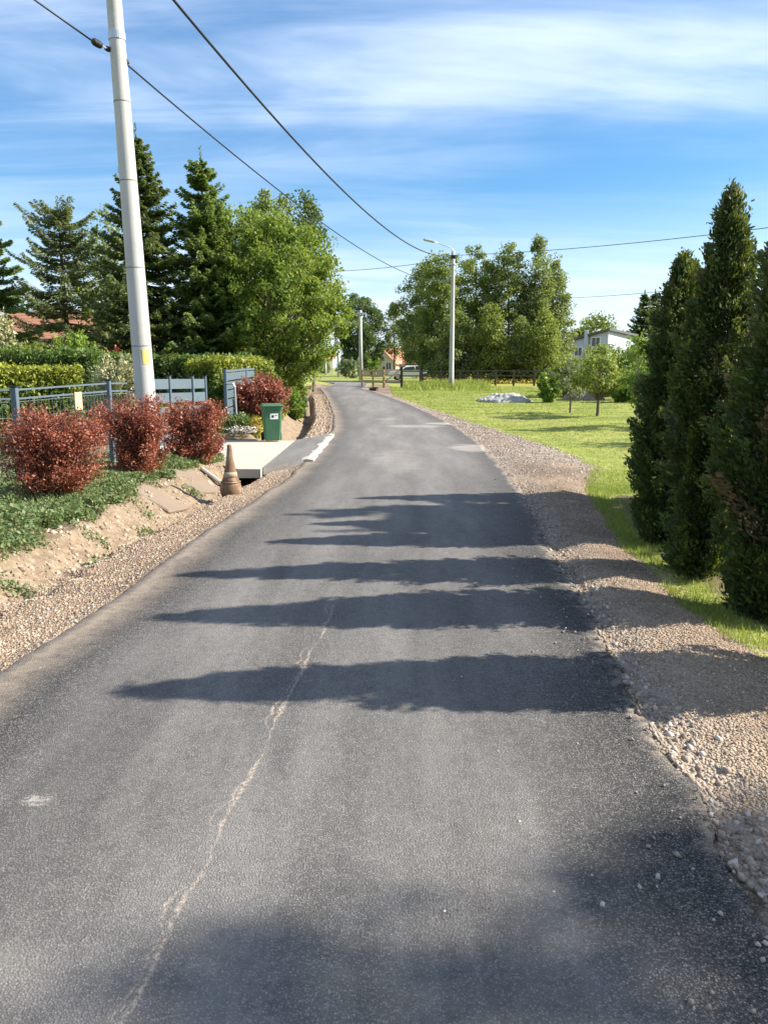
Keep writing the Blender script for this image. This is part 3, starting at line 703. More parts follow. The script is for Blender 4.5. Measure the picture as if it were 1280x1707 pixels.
def shoots(r, base, tip, m, spread0, spread1, s0=0.2):
    """points along shoots base->tip (k,3): returns points, directions, position along shoot, shoot index"""
    k = len(base); ci = np.repeat(np.arange(k), m); n = len(ci); q = s0 + (1 - s0) * r.uniform(0, 1, n) ** 0.8
    d = tip - base; P_ = base[ci] + d[ci] * q[:, None]
    P_ = P_ + r.normal(0, 1, (n, 3)) * (spread0 + (spread1 - spread0) * q)[:, None]
    return P_, unit(d)[ci], q, ci
def thuja_mesh(seed, H, Rr, n=34000, spray=0.042, dead=0.0):
    """dense column built of upswept plumes of flat sprays: uneven outline, pointed top"""
    r = np.random.default_rng(seed); k = 380
    t_ = r.uniform(0, 1, k) ** 0.92; th = r.uniform(0, 2 * np.pi, k)
    pr = np.minimum(1, 0.70 + 0.9 * t_) * (1 - np.clip((t_ - 0.42) / 0.58, 0, 1) ** 1.7) ** 0.9
    lump = 1 + 0.55 * (vnoise(th * 1.4 + 20, t_ * H * 1.5, 1.0, seed) - 0.5) + 0.13 * r.normal(0, 1, k)
    rs = Rr * pr * lump * np.where(r.uniform(0, 1, k) < 0.3, r.uniform(0.4, 0.8, k), 1) + 0.01
    ln = r.uniform(0.22, 0.48, k) * (1 - 0.3 * t_)
    zt2 = 0.10 + t_ * (H - 0.10)
    tip = np.stack([rs * np.cos(th), rs * np.sin(th), zt2], -1)
    base = np.stack([rs * 0.42 * np.cos(th + r.normal(0, .3, k)), rs * 0.42 * np.sin(th), np.maximum(zt2 - ln, 0.02)], -1)
    base[t_ > 0.9, :2] *= 0.5
    m = np.maximum((n / k * r.uniform(0.6, 1.4, k) * np.clip(pr + 0.25, 0.3, 1.2)).astype(int), 12)
    Pp, D, q, ci = shoots(r, base, tip, m, 0.050, 0.022, 0.05); nn = len(Pp)
    Pp[:, 2] = np.maximum(Pp[:, 2], 0.01)
    out = np.stack([np.cos(th), np.sin(th), 0 * th], -1)[ci]; tang = np.stack([-np.sin(th), np.cos(th), 0 * th], -1)[ci]
    A = D * 0.8 + out * r.uniform(-0.1, 0.7, nn)[:, None] + r.normal(0, 0.35, (nn, 3))
    Nn = tang * r.choice([-1, 1], nn)[:, None] + r.normal(0, 0.6, (nn, 3))
    L = spray * r.uniform(0.5, 1.5, nn)
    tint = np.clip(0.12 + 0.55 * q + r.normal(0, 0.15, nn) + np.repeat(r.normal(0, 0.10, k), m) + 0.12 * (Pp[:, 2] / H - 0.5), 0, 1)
    dv = np.repeat((r.uniform(0, 1, k) < 0.05 * dead) * 1.0, m)
    tip_ = np.maximum(dv * r.uniform(0.4, 1, nn), (r.uniform(0, 1, nn) < 0.02) * 0.5)
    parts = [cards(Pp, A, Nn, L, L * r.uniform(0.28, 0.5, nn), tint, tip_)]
    mb = MB(); mb.tube([(0, 0, -0.1), (0.01, 0, H * 0.4), (0, 0.01, H * 0.93)], [0.05, 0.035, 0.008], 8)
    sel = r.choice(k, 90, replace=False)
    limb_tubes(mb, [(0, 0, max(0.05, base[i, 2] - 0.1)) for i in sel], [tuple(tip[i] * np.array([.85, .85, 1])) for i in sel], [0.010] * 90, 0.003, n=4)
    return mb, parts

def bush_mesh(seed, Wd, Dp, H, n=12000, leaf=0.045, zc=0.5, lumps=0.3, tipmode='low', clip_top=False, stems=9, z0=0.10):
    """many outward shoots carrying leaves: ragged outline, gaps low down"""
    r = np.random.default_rng(seed); k = max(60, int(n / 60)); d = unit(r.normal(0, 1, (k, 3)) + np.array([0, 0, 0.15]))
    th = np.arctan2(d[:, 1], d[:, 0])
    rr = (1 + lumps * (vnoise(th * 1.9 + 30, d[:, 2] * 3 + 7, 1.0, seed) - 0.5) * 1.5 + 0.10 * r.normal(0, 1, k)) * 0.96
    rr *= np.where(r.uniform(0, 1, k) < 0.30, r.uniform(0.45, 0.85, k), 1)
    dd = np.sign(d) * np.abs(d) ** (0.66 if clip_top else 0.92)
    hz = np.where(d[:, 2] > 0, H * (1 - zc), H * zc * 0.95)
    tip = np.stack([dd[:, 0] * Wd / 2 * rr, dd[:, 1] * Dp / 2 * rr, H * zc + dd[:, 2] * hz * np.clip(rr, 0, 1.10)], -1)
    lowk = np.clip(tip[:, 2] / H, 0, 1); tip[:, :2] *= (0.60 + 0.40 * sstep(lowk, 0, 0.45))[:, None]
    tip[:, 2] = np.maximum(tip[:, 2], 0.04)
    base = tip * np.array([0.40, 0.40, 0.0]); base[:, 2] = np.maximum(tip[:, 2] * 0.72 - 0.10 * H, 0.03)
    m = np.maximum((n / k * r.uniform(0.5, 1.5, k)).astype(int), 8)
    Pp, D, q, ci = shoots(r, base, tip, m, 0.055 * min(Wd, 2), 0.035 * min(Wd, 2), 0.15); nn = len(Pp)
    Pp[:, 2] = np.maximum(Pp[:, 2], 0.02)
    Nn = unit(r.normal(0, 0.9, (nn, 3)) + D * 0.6 + np.array([0, 0, 0.5])); A = r.normal(0, 0.8, (nn, 3)) + D * 0.7
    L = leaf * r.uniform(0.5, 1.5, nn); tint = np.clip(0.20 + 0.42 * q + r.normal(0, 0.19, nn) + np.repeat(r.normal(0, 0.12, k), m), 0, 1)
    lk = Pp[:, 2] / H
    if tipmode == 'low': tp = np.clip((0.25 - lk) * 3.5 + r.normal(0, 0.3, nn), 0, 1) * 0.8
    elif tipmode == 'top': tp = np.clip((lk - 0.55) * 2.6 + r.normal(0, 0.3, nn), 0, 1)
    else: tp = np.zeros(nn)
    parts = [cards(Pp, A, Nn, L, L * r.uniform(0.4, 0.7, nn), tint, tp)]
    mb = MB()
    for i in range(stems):
        a = 2 * math.pi * i / stems + r.uniform(0, 1); kk = r.uniform(0.3, 0.7)
        mb.tube([(0.05 * math.cos(a), 0.05 * math.sin(a), -0.08), (0.12 * Wd * math.cos(a), 0.12 * Dp * math.sin(a), H * 0.3),
                 (kk * Wd / 2 * math.cos(a), kk * Dp / 2 * math.sin(a), H * r.uniform(0.6, 0.85))], [0.016, 0.011, 0.004], 5)
    return mb, parts
def bush(name, x, y, label, lm, seed, Wd, Dp, H, group=None, rz=0.0, cat='bush', z=None, **kw):
    mb, parts = bush_mesh(seed, Wd, Dp, H, **kw)
    e = thing(name, (x, y, ZT(x, y) if z is None else z), label, cat, group, rz)
    o = link('stem', mk(mb, name + '_stem', M['bark']), None, e)
    cm = cardmesh(name + '_foliage', parts); link('foliage', cm, M[lm], e)
    return e
def hedge(name, p0, p1, width, H, label, lm, seed, n=22000, leaf=0.06, z=None, round_=0.25):
    """clipped hedge running p0 to p1"""
    r = np.random.default_rng(seed); p0 = Vector(p0); p1 = Vector(p1); Ln = (p1 - p0).length; an = math.atan2(p1.y - p0.y, p1.x - p0.x)
    face = r.choice(3, n, p=[0.34, 0.46, 0.20]); s = r.uniform(-1, 1, n); q = r.uniform(-1, 1, n); dep = r.uniform(0, 1, n) ** 1.3 * 0.5
    sg = r.choice([-1, 1], n)
    u = np.where(face == 2, sg, s); v = np.where(face == 0, q, np.where(face == 1, sg, q)); wz = np.where(face == 0, 1.0, r.uniform(0, 1, n))
    sh = 1 - dep
    lm_ = 1 + 0.10 * (vnoise(u * Ln * 1.5, v * 2 + wz * 3, 1.0, seed) - 0.5) * 2 + 0.05 * r.normal(0, 1, n)
    x = u * Ln / 2 * np.where(face == 2, 1 - dep * width / Ln * 2, 1) * (1 + 0.02 * r.normal(0, 1, n)); y = v * width / 2 * np.where(face == 1, sh, 1) * lm_
    z_ = H * np.where(face == 0, 1 - dep * 0.4, wz) * (1 - round_ * 0.12 * np.abs(v) ** 3) * (1 + 0.03 * (lm_ - 1) * 10) * (1 + 0.09 * (vnoise(u * Ln * 1.1, v * 1.5, 1.0, seed + 2) - 0.5) + 0.05 * (vnoise(u * Ln * 5, v * 4, 1.0, seed + 4) - 0.5))
    Pp = np.stack([x, y, np.maximum(z_, 0.04)], -1)
    d = np.where((face == 0)[:, None], np.array([0, 0, 1.]), np.where((face == 1)[:, None], np.stack([0 * s, sg, 0 * s], -1), np.stack([sg, 0 * s, 0 * s], -1)))
    Nn = unit(r.normal(0, 0.8, (n, 3)) + d); A = r.normal(0, 1, (n, 3)) + np.array([0, 0, 0.7])
    L = leaf * r.uniform(0.5, 1.6, n)
    tip = np.clip((Pp[:, 2] / H - 0.66) * 3.2 + r.normal(0, 0.28, n), 0, 1)
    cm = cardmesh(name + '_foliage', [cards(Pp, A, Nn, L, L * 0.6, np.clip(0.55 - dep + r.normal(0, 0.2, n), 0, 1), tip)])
    mid = (p0 + p1) / 2; zc_ = ZT(mid.x, mid.y) if z is None else z
    e = thing(name, (mid.x, mid.y, zc_), label, 'hedge', None, an)
    link('foliage', cm, M[lm], e)
    mb = MB(); k = max(4, int(Ln / 0.4))
    for i in range(k):
        xx = -Ln / 2 + Ln * (i + 0.5) / k; mb.tube([(xx, 0, -0.1), (xx + 0.03, 0.02, H * 0.5), (xx - 0.02, -0.03, H * 0.85)], [0.022, 0.016, 0.006], 5)
    link('stem', mk(mb, name + '_stem', M['bark']), None, e)
    return e

# ------------------------------------------------------------------ thuja row on the right (casts the bars of shade across the road)
thu = [thuja_mesh(101, 3.40, 0.37, 80000, dead=0.8), thuja_mesh(107, 3.0, 0.35, 72000, dead=0.6), thuja_mesh(103, 2.9, 0.36, 72000, dead=1.2)]
thu_m = []
for i, (mb, parts) in enumerate(thu):
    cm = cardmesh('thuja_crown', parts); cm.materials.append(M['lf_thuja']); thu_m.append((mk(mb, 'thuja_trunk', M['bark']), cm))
for x, y, v, sc, rz, lab in (
    (2.58, 6.05, 0, (0.92, 0.92, 0.885), 0.0, 'tallest pointed dark green thuja of the row on the right'),
    (2.66, 7.15, 1, (0.88, 0.88, 0.90), 0.9, 'shorter dark thuja at the lawn end of the row, left of the tallest'),
    (2.62, 5.02, 2, (1.04, 1.04, 1.02), 2.0, 'wide dark thuja with a brown patch, cut by the right picture edge'),
    (3.05, 7.95, 1, (0.82, 0.82, 0.92), 3.4, 'thuja hidden just behind the shorter end thuja'),
    (3.40, 8.75, 2, (0.85, 0.85, 0.98), 1.3, 'thuja hidden farther behind the shorter end thuja'),
    (3.70, 9.55, 0, (0.85, 0.85, 0.86), 4.6, 'last hidden thuja, at the far end of the row'),
    (2.58, 3.84, 1, (0.98, 0.98, 0.94), 5.2, 'thuja right of the frame whose shadow crosses the near asphalt')):
    place_tree('thuja', (x, y, ZT(x, y) - 0.02), lab, thu_m[v][0], thu_m[v][1], 'clipped thujas in a row beside the road', rz, sc)

# ------------------------------------------------------------------ left utility pole
bx, by = at(252, 785, 11.75).x, 11.75
bz = ZT(bx, by)
topu = at(190, 0, 11.75)
ang = math.atan2((topu.x - bx), topu.z - bz)
e = thing('utility_pole', (bx, by, bz), 'tall pale concrete utility pole among the red bushes on the left', 'utility pole')
e.rotation_euler = (0, ang, 0)
mb = MB(); HT = 8.3
mb.lathe([(0.158 - 0.0085 * z, z) for z in np.linspace(-0.3, HT, 14)] + [(0.06, HT + 0.03)], 24); mb.build('shaft', M['concrete_pole'], e, smooth=True)
for z in (1.78, 2.9, 4.1, 5.15):
    r0 = 0.158 - 0.0085 * z + 0.002
    MB().lathe([(r0, -0.008), (r0 + 0.002, -0.004), (r0 + 0.002, 0.004), (r0, 0.008)], 24, (0, 0, z)).build('casting_joint', M['joint'], e)
zt_ = 1.62; r0 = 0.158 - 0.0085 * zt_ + 0.003
yt = MB(); n = 8
for i in range(n):
    a0, a1 = R(-72) + R(42) * i / n, R(-72) + R(42) * (i + 1) / n
    yt.poly([(r0 * math.cos(a0), r0 * math.sin(a0), zt_ - 0.11), (r0 * math.cos(a1), r0 * math.sin(a1), zt_ - 0.11), (r0 * math.cos(a1), r0 * math.sin(a1), zt_ + 0.11), (r0 * math.cos(a0), r0 * math.sin(a0), zt_ + 0.11)])
yt.build('number_plate', M['yellow_tag'], e)
zc = 6.0
MB().lathe([(0.114, -0.05), (0.118, -0.05), (0.118, 0.05), (0.114, 0.05)], 20, (0, 0, zc)).build('clamp_band', M['galv'], e)

# ------------------------------------------------------------------ lamp post at the right and far poles
lampX, lampY = at(752, 645, 50).x, 50.0; lz = ZT(lampX, lampY)
ltop = at(752, 418, 50).z
e = thing('street_lamp', (lampX, lampY, lz), 'concrete street lamp post with a short arm reaching left, by the field', 'street lamp')
HL = ltop - lz
MB().lathe([(0.165 - 0.007 * z, z) for z in np.linspace(-0.25, HL, 10)] + [(0.03, HL + 0.02)], 18).build('post', M['concrete_pole'], e, smooth=True)
MB().tube([(0, 0, HL - 0.5), (0, 0, HL + 0.05), (-0.18, -0.05, HL + 0.22), (-0.9, -0.25, HL + 0.42), (-1.25, -0.35, HL + 0.50)], 0.03, 8).build('arm', M['galv'], e, smooth=True)
hd = MB(); hd.box((-1.55, -0.43, HL + 0.56), (0.72, 0.26, 0.13), Matrix.Rotation(R(15), 3, 'Z') @ Matrix.Rotation(R(10), 3, 'Y'), bev=0.04)
hd.build('lamp_head', M['galv'], e)
MB().box((0, 0, HL - 0.35), (0.30, 0.30, 0.22), bev=0.03).build('cable_clamp', M['black'], e)
MB().lathe([(0.17, -0.02), (0.175, 0.0), (0.17, 0.02)], 16, (0, 0, HL - 0.8)).build('clamp_band', M['galv'], e)

def far_pole(u, vt, vb_, Y, rad, label, lamp=False):
    b_ = at(u, vb_, Y); z0_ = ZT(b_.x, Y); Hh = at(u, vt, Y).z - z0_
    e = thing('utility_pole', (b_.x, Y, z0_), label, 'utility pole', 'poles along the road')
    MB().lathe([(rad, -0.3), (rad * 0.65, Hh), (0.02, Hh + 0.02)], 12).build('shaft', M['concrete_pole'], e, smooth=True)
    MB().box((0, 0, Hh - 0.35), (rad * 2.6, rad * 2.6, 0.25), bev=0.02).build('cable_clamp', M['galv'], e)
    if lamp:
        MB().tube([(0, 0, Hh - 0.1), (-0.2, -0.1, Hh + 0.2), (-1.1, -0.5, Hh + 0.4)], 0.035, 6).build('arm', M['galv'], e)
        MB().box((-1.4, -0.65, Hh + 0.42), (0.8, 0.3, 0.14), Matrix.Rotation(R(25), 3, 'Z'), bev=0.04).build('lamp_head', M['galv'], e)
    return e
far_pole(601.5, 517, 638, 78, 0.21, 'far pale pole rising in front of the round dark tree')
far_pole(564.5, 566, 640, 105, 0.22, 'thin far lamp pole left of the round dark tree', True)
far_pole(543, 600, 640, 140, 0.22, 'smallest and farthest pole, leftmost at the road bend')

# ------------------------------------------------------------------ overhead cables
def cable(name, a, b_, sag, rad, label, n=40):
    a = Vector(a); b_ = Vector(b_); pts = []
    for i in range(n + 1):
        k = i / n; p_ = a.lerp(b_, k); p_.z -= 4 * sag * k * (1 - k); pts.append(p_)
    o = MB().tube(pts, rad, 6).build(name, M['cable'], None, smooth=True)
    return tag(o, label, 'cable', 'overhead cables')
def pole_pt(z, dx=0.0, dy=0.0):
    return Vector((bx + math.sin(ang) * z + dx, by + dy, bz + math.cos(ang) * z))
lamp_top = Vector((lampX, lampY, lz + HL - 0.30))
pA = pole_pt(7.35, 0.09, 0.05)
cable('overhead_cable', pA, lamp_top + Vector((-0.12, -0.1, 0.05)), 1.30, 0.024, 'thick black cable sagging from the pole top to the street lamp')
pB = at(213, 108, 11.8)
cable('overhead_cable', pB, lamp_top + Vector((-0.12, -0.05, -1.45)), 0.95, 0.013, 'thinner cable from the insulator on the pole down to the lamp post')
pC = at(152, 66, 11.4)
far_c = pC + (pC - pB).normalized() * 14 + Vector((-2.0, -4, 2.2))
cable('overhead_cable', pC, (far_c.x, far_c.y, far_c.z), 0.3, 0.012, 'thin cable leaving the pole to the upper left')
# strain insulators hang on the cables: things of their own
def insulator(a, b_, label, rad=0.032):
    a = Vector(a); b_ = Vector(b_); d = b_ - a; mb = MB()
    pts = [a + d * k for k in (0, 0.08, 0.12, 0.3, 0.34, 0.4, 0.44, 0.6, 0.64, 0.7, 0.74, 0.92, 0.96, 1)]
    rs = [0.006, 0.008, rad * .7, rad, rad, rad * .6, rad, rad, rad * .6, rad, rad, rad * .8, 0.008, 0.006]
    e_ = thing('strain_insulator', tuple(a), label, 'insulator', 'insulators at the pole')
    mb.v = []; mb.tube([p_ - a for p_ in pts], rs, 10).build('body', M['black'], e_, smooth=True)
    return e_
pl_ = at(186, 82, 11.75)
insulator(pC, at(170, 76, 11.55), 'black strain insulator on the cable left of the pole', 0.05)
pm = MB(); pm.tube([at(168, 75, 11.55), at(176, 79, 11.62), pl_], 0.012, 6)
o = pm.build('stay_link', M['galv']); tag(o, 'short metal link between the left insulator and the pole', 'link')
insulator(at(174, 79, 11.62), at(187, 83, 11.74), 'small black end clamp touching the left side of the pole', 0.035)
insulator(at(206, 96, 11.76), pB, 'black strain insulator at the right side of the pole', 0.045)
# cables past the lamp post
p2 = Vector((20.1, 25.7, 0)); p2.z = ZT(20.1, 25.7)
e = thing('utility_pole', tuple(p2), 'utility pole right of the frame that carries the garden cables', 'utility pole')
MB().lathe([(0.16, -0.3), (0.11, 7.3), (0.02, 7.32)], 14).build('shaft', M['concrete_pole'], e, smooth=True)
cable('overhead_cable', lamp_top + Vector((0.15, 0, 0.05)), (20.1, 25.7, 7.05), 0.35, 0.016, 'cable from the lamp post to the right, passing above the white house')
cable('overhead_cable', at(900, 497, 72), (20.1, 25.7, 5.55), 0.45, 0.016, 'lower cable between the birches and the thujas, above the white house')
cable('overhead_cable', lamp_top + Vector((-0.15, 0, -0.15)), (-14, 58, 9.0), 0.7, 0.016, 'cable from the lamp post to the left, into the leafy tree')

# ------------------------------------------------------------------ driveway over the ditch
dwy = MB()
dz = 0.05
c0 = [gnd(u, v, 0.03) for u, v in ((347, 737), (493, 735), (432, 783), (396, 783), (340, 778))]
pts = [(-4.6, 13.35), (-4.6, 16.75), (c0[1][0], c0[1][1]), (c0[2][0] + 0.02, c0[2][1]), (c0[3][0], c0[3][1]), (-3.0, 13.0)]
dp = [(x, y, 0.04 + 0.0) for x, y in pts][::-1]
slabm = MB().prism(dp, 0.14); tag(slabm.build('driveway', M['concrete']), kind='structure')
# dark asphalt apron and pale kerb strip
ap = [gnd(u, v, 0.03) for u, v in ((494, 734), (438, 781), (505, 769), (557, 722), (548, 722))]
# asphalt apron as a fine sheet so that its edge sits on the ground
am_ = MB().prism([(x, y, 0.045) for x, y in [ap[0], ap[1], ap[2], ap[3]]], 0.12)
if True:
    a2 = [Vector((x, y, 0.046)) for x, y in [ap[1], ap[2], ap[3], ap[0]]]
    am_ = MB().prism(a2, 0.12)
o = am_.build('driveway_apron', M['asphalt'])
for k, v in (('dl', 2.0), ('dr', 2.0)):
    a_ = o.data.attributes.new(k, 'FLOAT', 'POINT'); a_.data.foreach_set('value', np.full(len(o.data.vertices), v, np.float32))
tag(o, kind='structure')
k0 = Vector((*gnd(512, 767, 0.04), 0)); k1 = Vector((*gnd(552, 722, 0.04), 0))
ks = MB(); nk = 22; d_ = (k1 - k0).normalized(); nrm = Vector((-d_.y, d_.x, 0)); rk = random.Random(5); ring = []
for i in range(nk + 1):
    p_ = k0.lerp(k1, i / nk); wa = 0.11 + rk.uniform(-0.018, 0.018); wb = 0.11 + rk.uniform(-0.022, 0.022); h_ = 0.045 + rk.uniform(-0.012, 0.010)
    b0 = len(ks.v)
    for q_, z_ in ((wa, -0.05), (wa * 0.85, h_ * 0.9), (0, h_ + 0.01), (-wb * 0.85, h_ * 0.9), (-wb, -0.05)): ks.v.append(tuple(p_ + nrm * q_ + Vector((0, 0, z_))))
    ring.append(b0)
for a_, b_ in zip(ring[:-1], ring[1:]):
    for j in range(4): ks.f.append([a_ + j, b_ + j, b_ + j + 1, a_ + j + 1])
ks.f.append([ring[0] + j for j in range(5)]); ks.f.append([ring[-1] + j for j in range(4, -1, -1)])
tag(ks.build('kerb_strip', M['kerb']), 'rough whitish concrete strip between driveway apron and road', 'kerb')
# culvert pipe under the slab
cx_, cy_ = gnd(408, 796, -0.12)
cul = MB(); n = 18
def ringpts(yy, r): return [(cx_ + r * math.cos(2 * math.pi * k / n), yy, -0.135 + 0.0 + r * 0.62 * math.sin(2 * math.pi * k / n)) for k in range(n)]
b0 = 0
y0_ = float(YD0) - 0.12
for yy, r in ((y0_, 0.20), (y0_, 0.165), (y0_ + 1.6, 0.165)): cul.v += ringpts(yy, r)
for a_ in (0, n):
    for k in range(n): cul.f.append([a_ + k, a_ + (k + 1) % n, a_ + n + (k + 1) % n, a_ + n + k])
cul.f.append(list(range(2 * n, 3 * n)))
tag(cul.build('culvert_pipe', M['slab']), 'dark culvert mouth under the near edge of the concrete driveway', 'culvert')
# second culvert in the ditch beyond the driveway
q = at(503, 671, 26.0)
e = thing('culvert_pipe', (q.x, 26.0, q.z), 'small dark pipe end in the sandy bank beyond the bin', 'culvert')
c2 = MB(); n = 16
for yy, r in ((0.0, 0.17), (0.0, 0.135), (0.7, 0.135), (0.7, 0.17)):
    c2.v += [(r * math.cos(2 * math.pi * k / n), yy, r * math.sin(2 * math.pi * k / n)) for k in range(n)]
for a_ in (0, n, 2 * n):
    for k in range(n): c2.f.append([a_ + k, a_ + (k + 1) % n, a_ + n + (k + 1) % n, a_ + n + k])
for k in range(n): c2.f.append([3 * n + k, 3 * n + (k + 1) % n, (k + 1) % n, k])
c2.build('pipe', M['black'], e)
MB().box((-0.02, 0.36, -0.22), (0.50, 0.5, 0.62), Matrix.Rotation(R(4), 3, 'Y'), taper=0.8, bev=0.08).build('headwall', M['slab'], e)

# concrete slabs lining the ditch bank
def bank_slab(u, v, wdt, lng, rz, label, mat='slab', lift=-0.014, roll=0.0):
    x, y = gnd(u, v, -0.02); h = 0.25
    zc = ZT(x, y); gx_ = (ZT(x + h, y) - ZT(x - h, y)) / (2 * h); gy_ = (ZT(x, y + h) - ZT(x, y - h)) / (2 * h)
    nrm = Vector((-gx_, -gy_, 1)).normalized()
    o = MB().box((0, 0, 0), (wdt, lng, 0.06), bev=0.018).build('ditch_slab', M[mat])
    o.location = (x, y, zc + lift)
    o.rotation_mode = 'QUATERNION'
    o.rotation_quaternion = nrm.to_track_quat('Z', 'Y') @ Matrix.Rotation(rz, 3, 'Z').to_quaternion() @ Matrix.Rotation(roll, 3, 'Y').to_quaternion()
    return tag(o, label, 'concrete slab', 'slabs lining the ditch')
bank_slab(264, 836, 0.50, 0.62, R(-10), 'sandy concrete slab on the ditch bank nearest the big red bush')
bank_slab(322, 806, 0.52, 0.66, R(-18), 'middle sandy concrete slab on the ditch bank, below the red bushes')
bank_slab(357, 797, 0.12, 0.52, R(-18), 'pale edge slab standing up on the bank beside the cone', 'kerb', 0.07, R(20))

# ------------------------------------------------------------------ weathered cone
kx, ky = gnd(385, 819, -0.02); ky = min(ky, YD0 - 1.2) if False else ky
kz = ZT(kx, ky)
e = thing('traffic_cone', (kx, ky, kz), 'weathered dirty brown traffic cone at the ditch beside the driveway', 'traffic cone', rz=R(20)); e.scale = (0.84, 0.84, 0.98)
HC = 0.66
MB().lathe([(0.145, 0.15), (0.125, 0.20), (0.115, 0.215), (0.060, 0.44), (0.034, HC - 0.015), (0.026, HC), (0.018, HC + 0.004)], 24).build('body', M['cone'], e, smooth=True)
MB().lathe([(0.135, -0.05), (0.165, 0.0), (0.170, 0.06), (0.158, 0.12), (0.146, 0.152)], 24).build('base', M['cone'], e, smooth=True)
MB().lathe([(0.1135, 0.225), (0.1155, 0.225), (0.0985, 0.295), (0.0965, 0.295)], 24).build('band', M['cone_band'], e, smooth=True)
MB().lathe([(0.146, 0.145), (0.158, 0.148), (0.158, 0.165), (0.143, 0.168)], 24).build('rim', M['cone'], e, smooth=True)

# ------------------------------------------------------------------ wheeled bin
wx, wy = at(454, 735, 16.6).x, 16.6
e = thing('wheelie_bin', (wx, wy, 0.041 if wy < 16.75 else ZT(wx, wy)), 'green plastic wheelie bin with white sticker beside the driveway', 'bin', rz=R(14))
bw, bd, bh = 0.40, 0.44, 0.74
body = MB()
for z, w_, d__ in ((0.03, 0.33, 0.36), (0.05, 0.335, 0.37), (bh - 0.06, bw, bd), (bh - 0.06, bw + 0.03, bd + 0.03), (bh, bw + 0.035, bd + 0.035)):
    cc = 0.035
    for px_, py_ in ((-w_ / 2 + cc, -d__ / 2), (w_ / 2 - cc, -d__ / 2), (w_ / 2, -d__ / 2 + cc), (w_ / 2, d__ / 2 - cc), (w_ / 2 - cc, d__ / 2), (-w_ / 2 + cc, d__ / 2), (-w_ / 2, d__ / 2 - cc), (-w_ / 2, -d__ / 2 + cc)):
        body.v.append((px_, py_, z))
for a_ in range(4):
    for k in range(8): body.f.append([a_ * 8 + k, a_ * 8 + (k + 1) % 8, a_ * 8 + 8 + (k + 1) % 8, a_ * 8 + 8 + k])
body.f.append(list(range(7, -1, -1))); body.f.append(list(range(32, 40)))
body.build('body', M['bin_green'], e)
lid = MB().box((0, -0.01, bh + 0.03), (bw + 0.07, bd + 0.09, 0.055), taper=0.93, bev=0.02); lo = lid.build('lid', M['bin_green'], e)
MB().tube([(-0.15, bd / 2 + 0.02, bh - 0.02), (-0.15, bd / 2 + 0.07, bh + 0.01), (0.15, bd / 2 + 0.07, bh + 0.01), (0.15, bd / 2 + 0.02, bh - 0.02)], 0.014, 6).build('handle', M['bin_green'], e)
for s_ in (-1, 1):
    w_o = MB().tube([(s_ * 0.165, bd / 2 - 0.02, 0.09), (s_ * 0.215, bd / 2 - 0.02, 0.09)], 0.09, 16).build('wheel', M['tyre'], e)
st = MB().box((0, 0, 0), (0.17, 0.004, 0.12))
so = st.build('sticker', M['sticker'], e); so.location = (0.03, -0.2135, 0.54); so.rotation_euler = (R(3.2), 0, 0)
mk_ = MB().box((0, 0, 0), (0.05, 0.003, 0.05)); mo = mk_.build('printed_mark', M['black'], so); mo.location = (-0.03, -0.003, 0.0)
mk_ = MB().box((0, 0, 0), (0.05, 0.003, 0.012)); mo = mk_.build('printed_mark', M['bin_green'], so); mo.location = (0.04, -0.003, 0.02)

# ------------------------------------------------------------------ fence along the left
def fpt(u, Y): return Vector((at(u, 700, Y).x, Y, 0))
FA = fpt(-260, 8.4); A_ = fpt(28, 9.6); B_ = fpt(184, 11.1); C_ = fpt(285, 12.7); C2 = fpt(323, 13.25); D_ = fpt(344, 13.75)
E_ = fpt(378, 17.6); E2 = fpt(412, 20.4); F_ = fpt(446, 23.5)
def post_on(e, p, h, sx=0.06, name='post', org=None):
    z = ZT(p.x, p.y); pb = MB().box((p.x - org.x, p.y - org.y, z - org.z + h / 2 - 0.06), (sx, sx, h + 0.12), bev=0.008); o = pb.build(name, M['fence_paint'], e)
    MB().box((p.x - org.x, p.y - org.y, z - org.z + h + 0.008), (sx + 0.012, sx + 0.012, 0.016)).build('post_cap', M['black'], o)
    return o
def span(p, q, z0_, z1_, th, hgt, org):
    """board from p to q with centre heights z0_, z1_"""
    d = q - p; L_ = d.length; an = math.atan2(d.y, d.x); c = (p + q) / 2
    Mx = Matrix.Rotation(an, 3, 'Z') @ Matrix.Rotation(-math.atan2(z1_ - z0_, L_), 3, 'Y')
    return MB().box((c.x - org.x, c.y - org.y, (z0_ + z1_) / 2 - org.z), (L_, th, hgt), Mx)
# slatted gate leaves / panels (C - D) and (pole - C)
def slat_panel(pts, label, hs, tops, name='slat_fence', slat_h=0.16, gapz=0.065):
    org = Vector((pts[0].x, pts[0].y, ZT(pts[0].x, pts[0].y)))
    e = thing(name, tuple(org), label, 'fence')
    zlin = lambda i: org.z + (ZT(pts[-1].x, pts[-1].y) - org.z) * i / (len(pts) - 1)
    for i, (p_, h_) in enumerate(zip(pts, hs)): post_on(e, p_, h_ + zlin(i) - ZT(p_.x, p_.y), org=org)
    for i in range(len(pts) - 1):
        p_, q_ = pts[i], pts[i + 1]; d = (q_ - p_).normalized(); p1, q1 = p_ + d * 0.032, q_ - d * 0.032
        za, zb2 = zlin(i) + tops[i], zlin(i + 1) + tops[i + 1]
        for k in range(6):
            zz_ = k * (slat_h + gapz) + slat_h / 2 + 0.02
            if za - zz_ < ZT(p_.x, p_.y) + 0.1: break
            span(p1, q1, za - zz_, zb2 - zz_, 0.022, slat_h, org).build('slat', M['fence_paint'], e)
    return e
BC = fpt(236, 11.95)
zl0, zl1 = ZT(BC.x, BC.y), ZT(D_.x, D_.y)
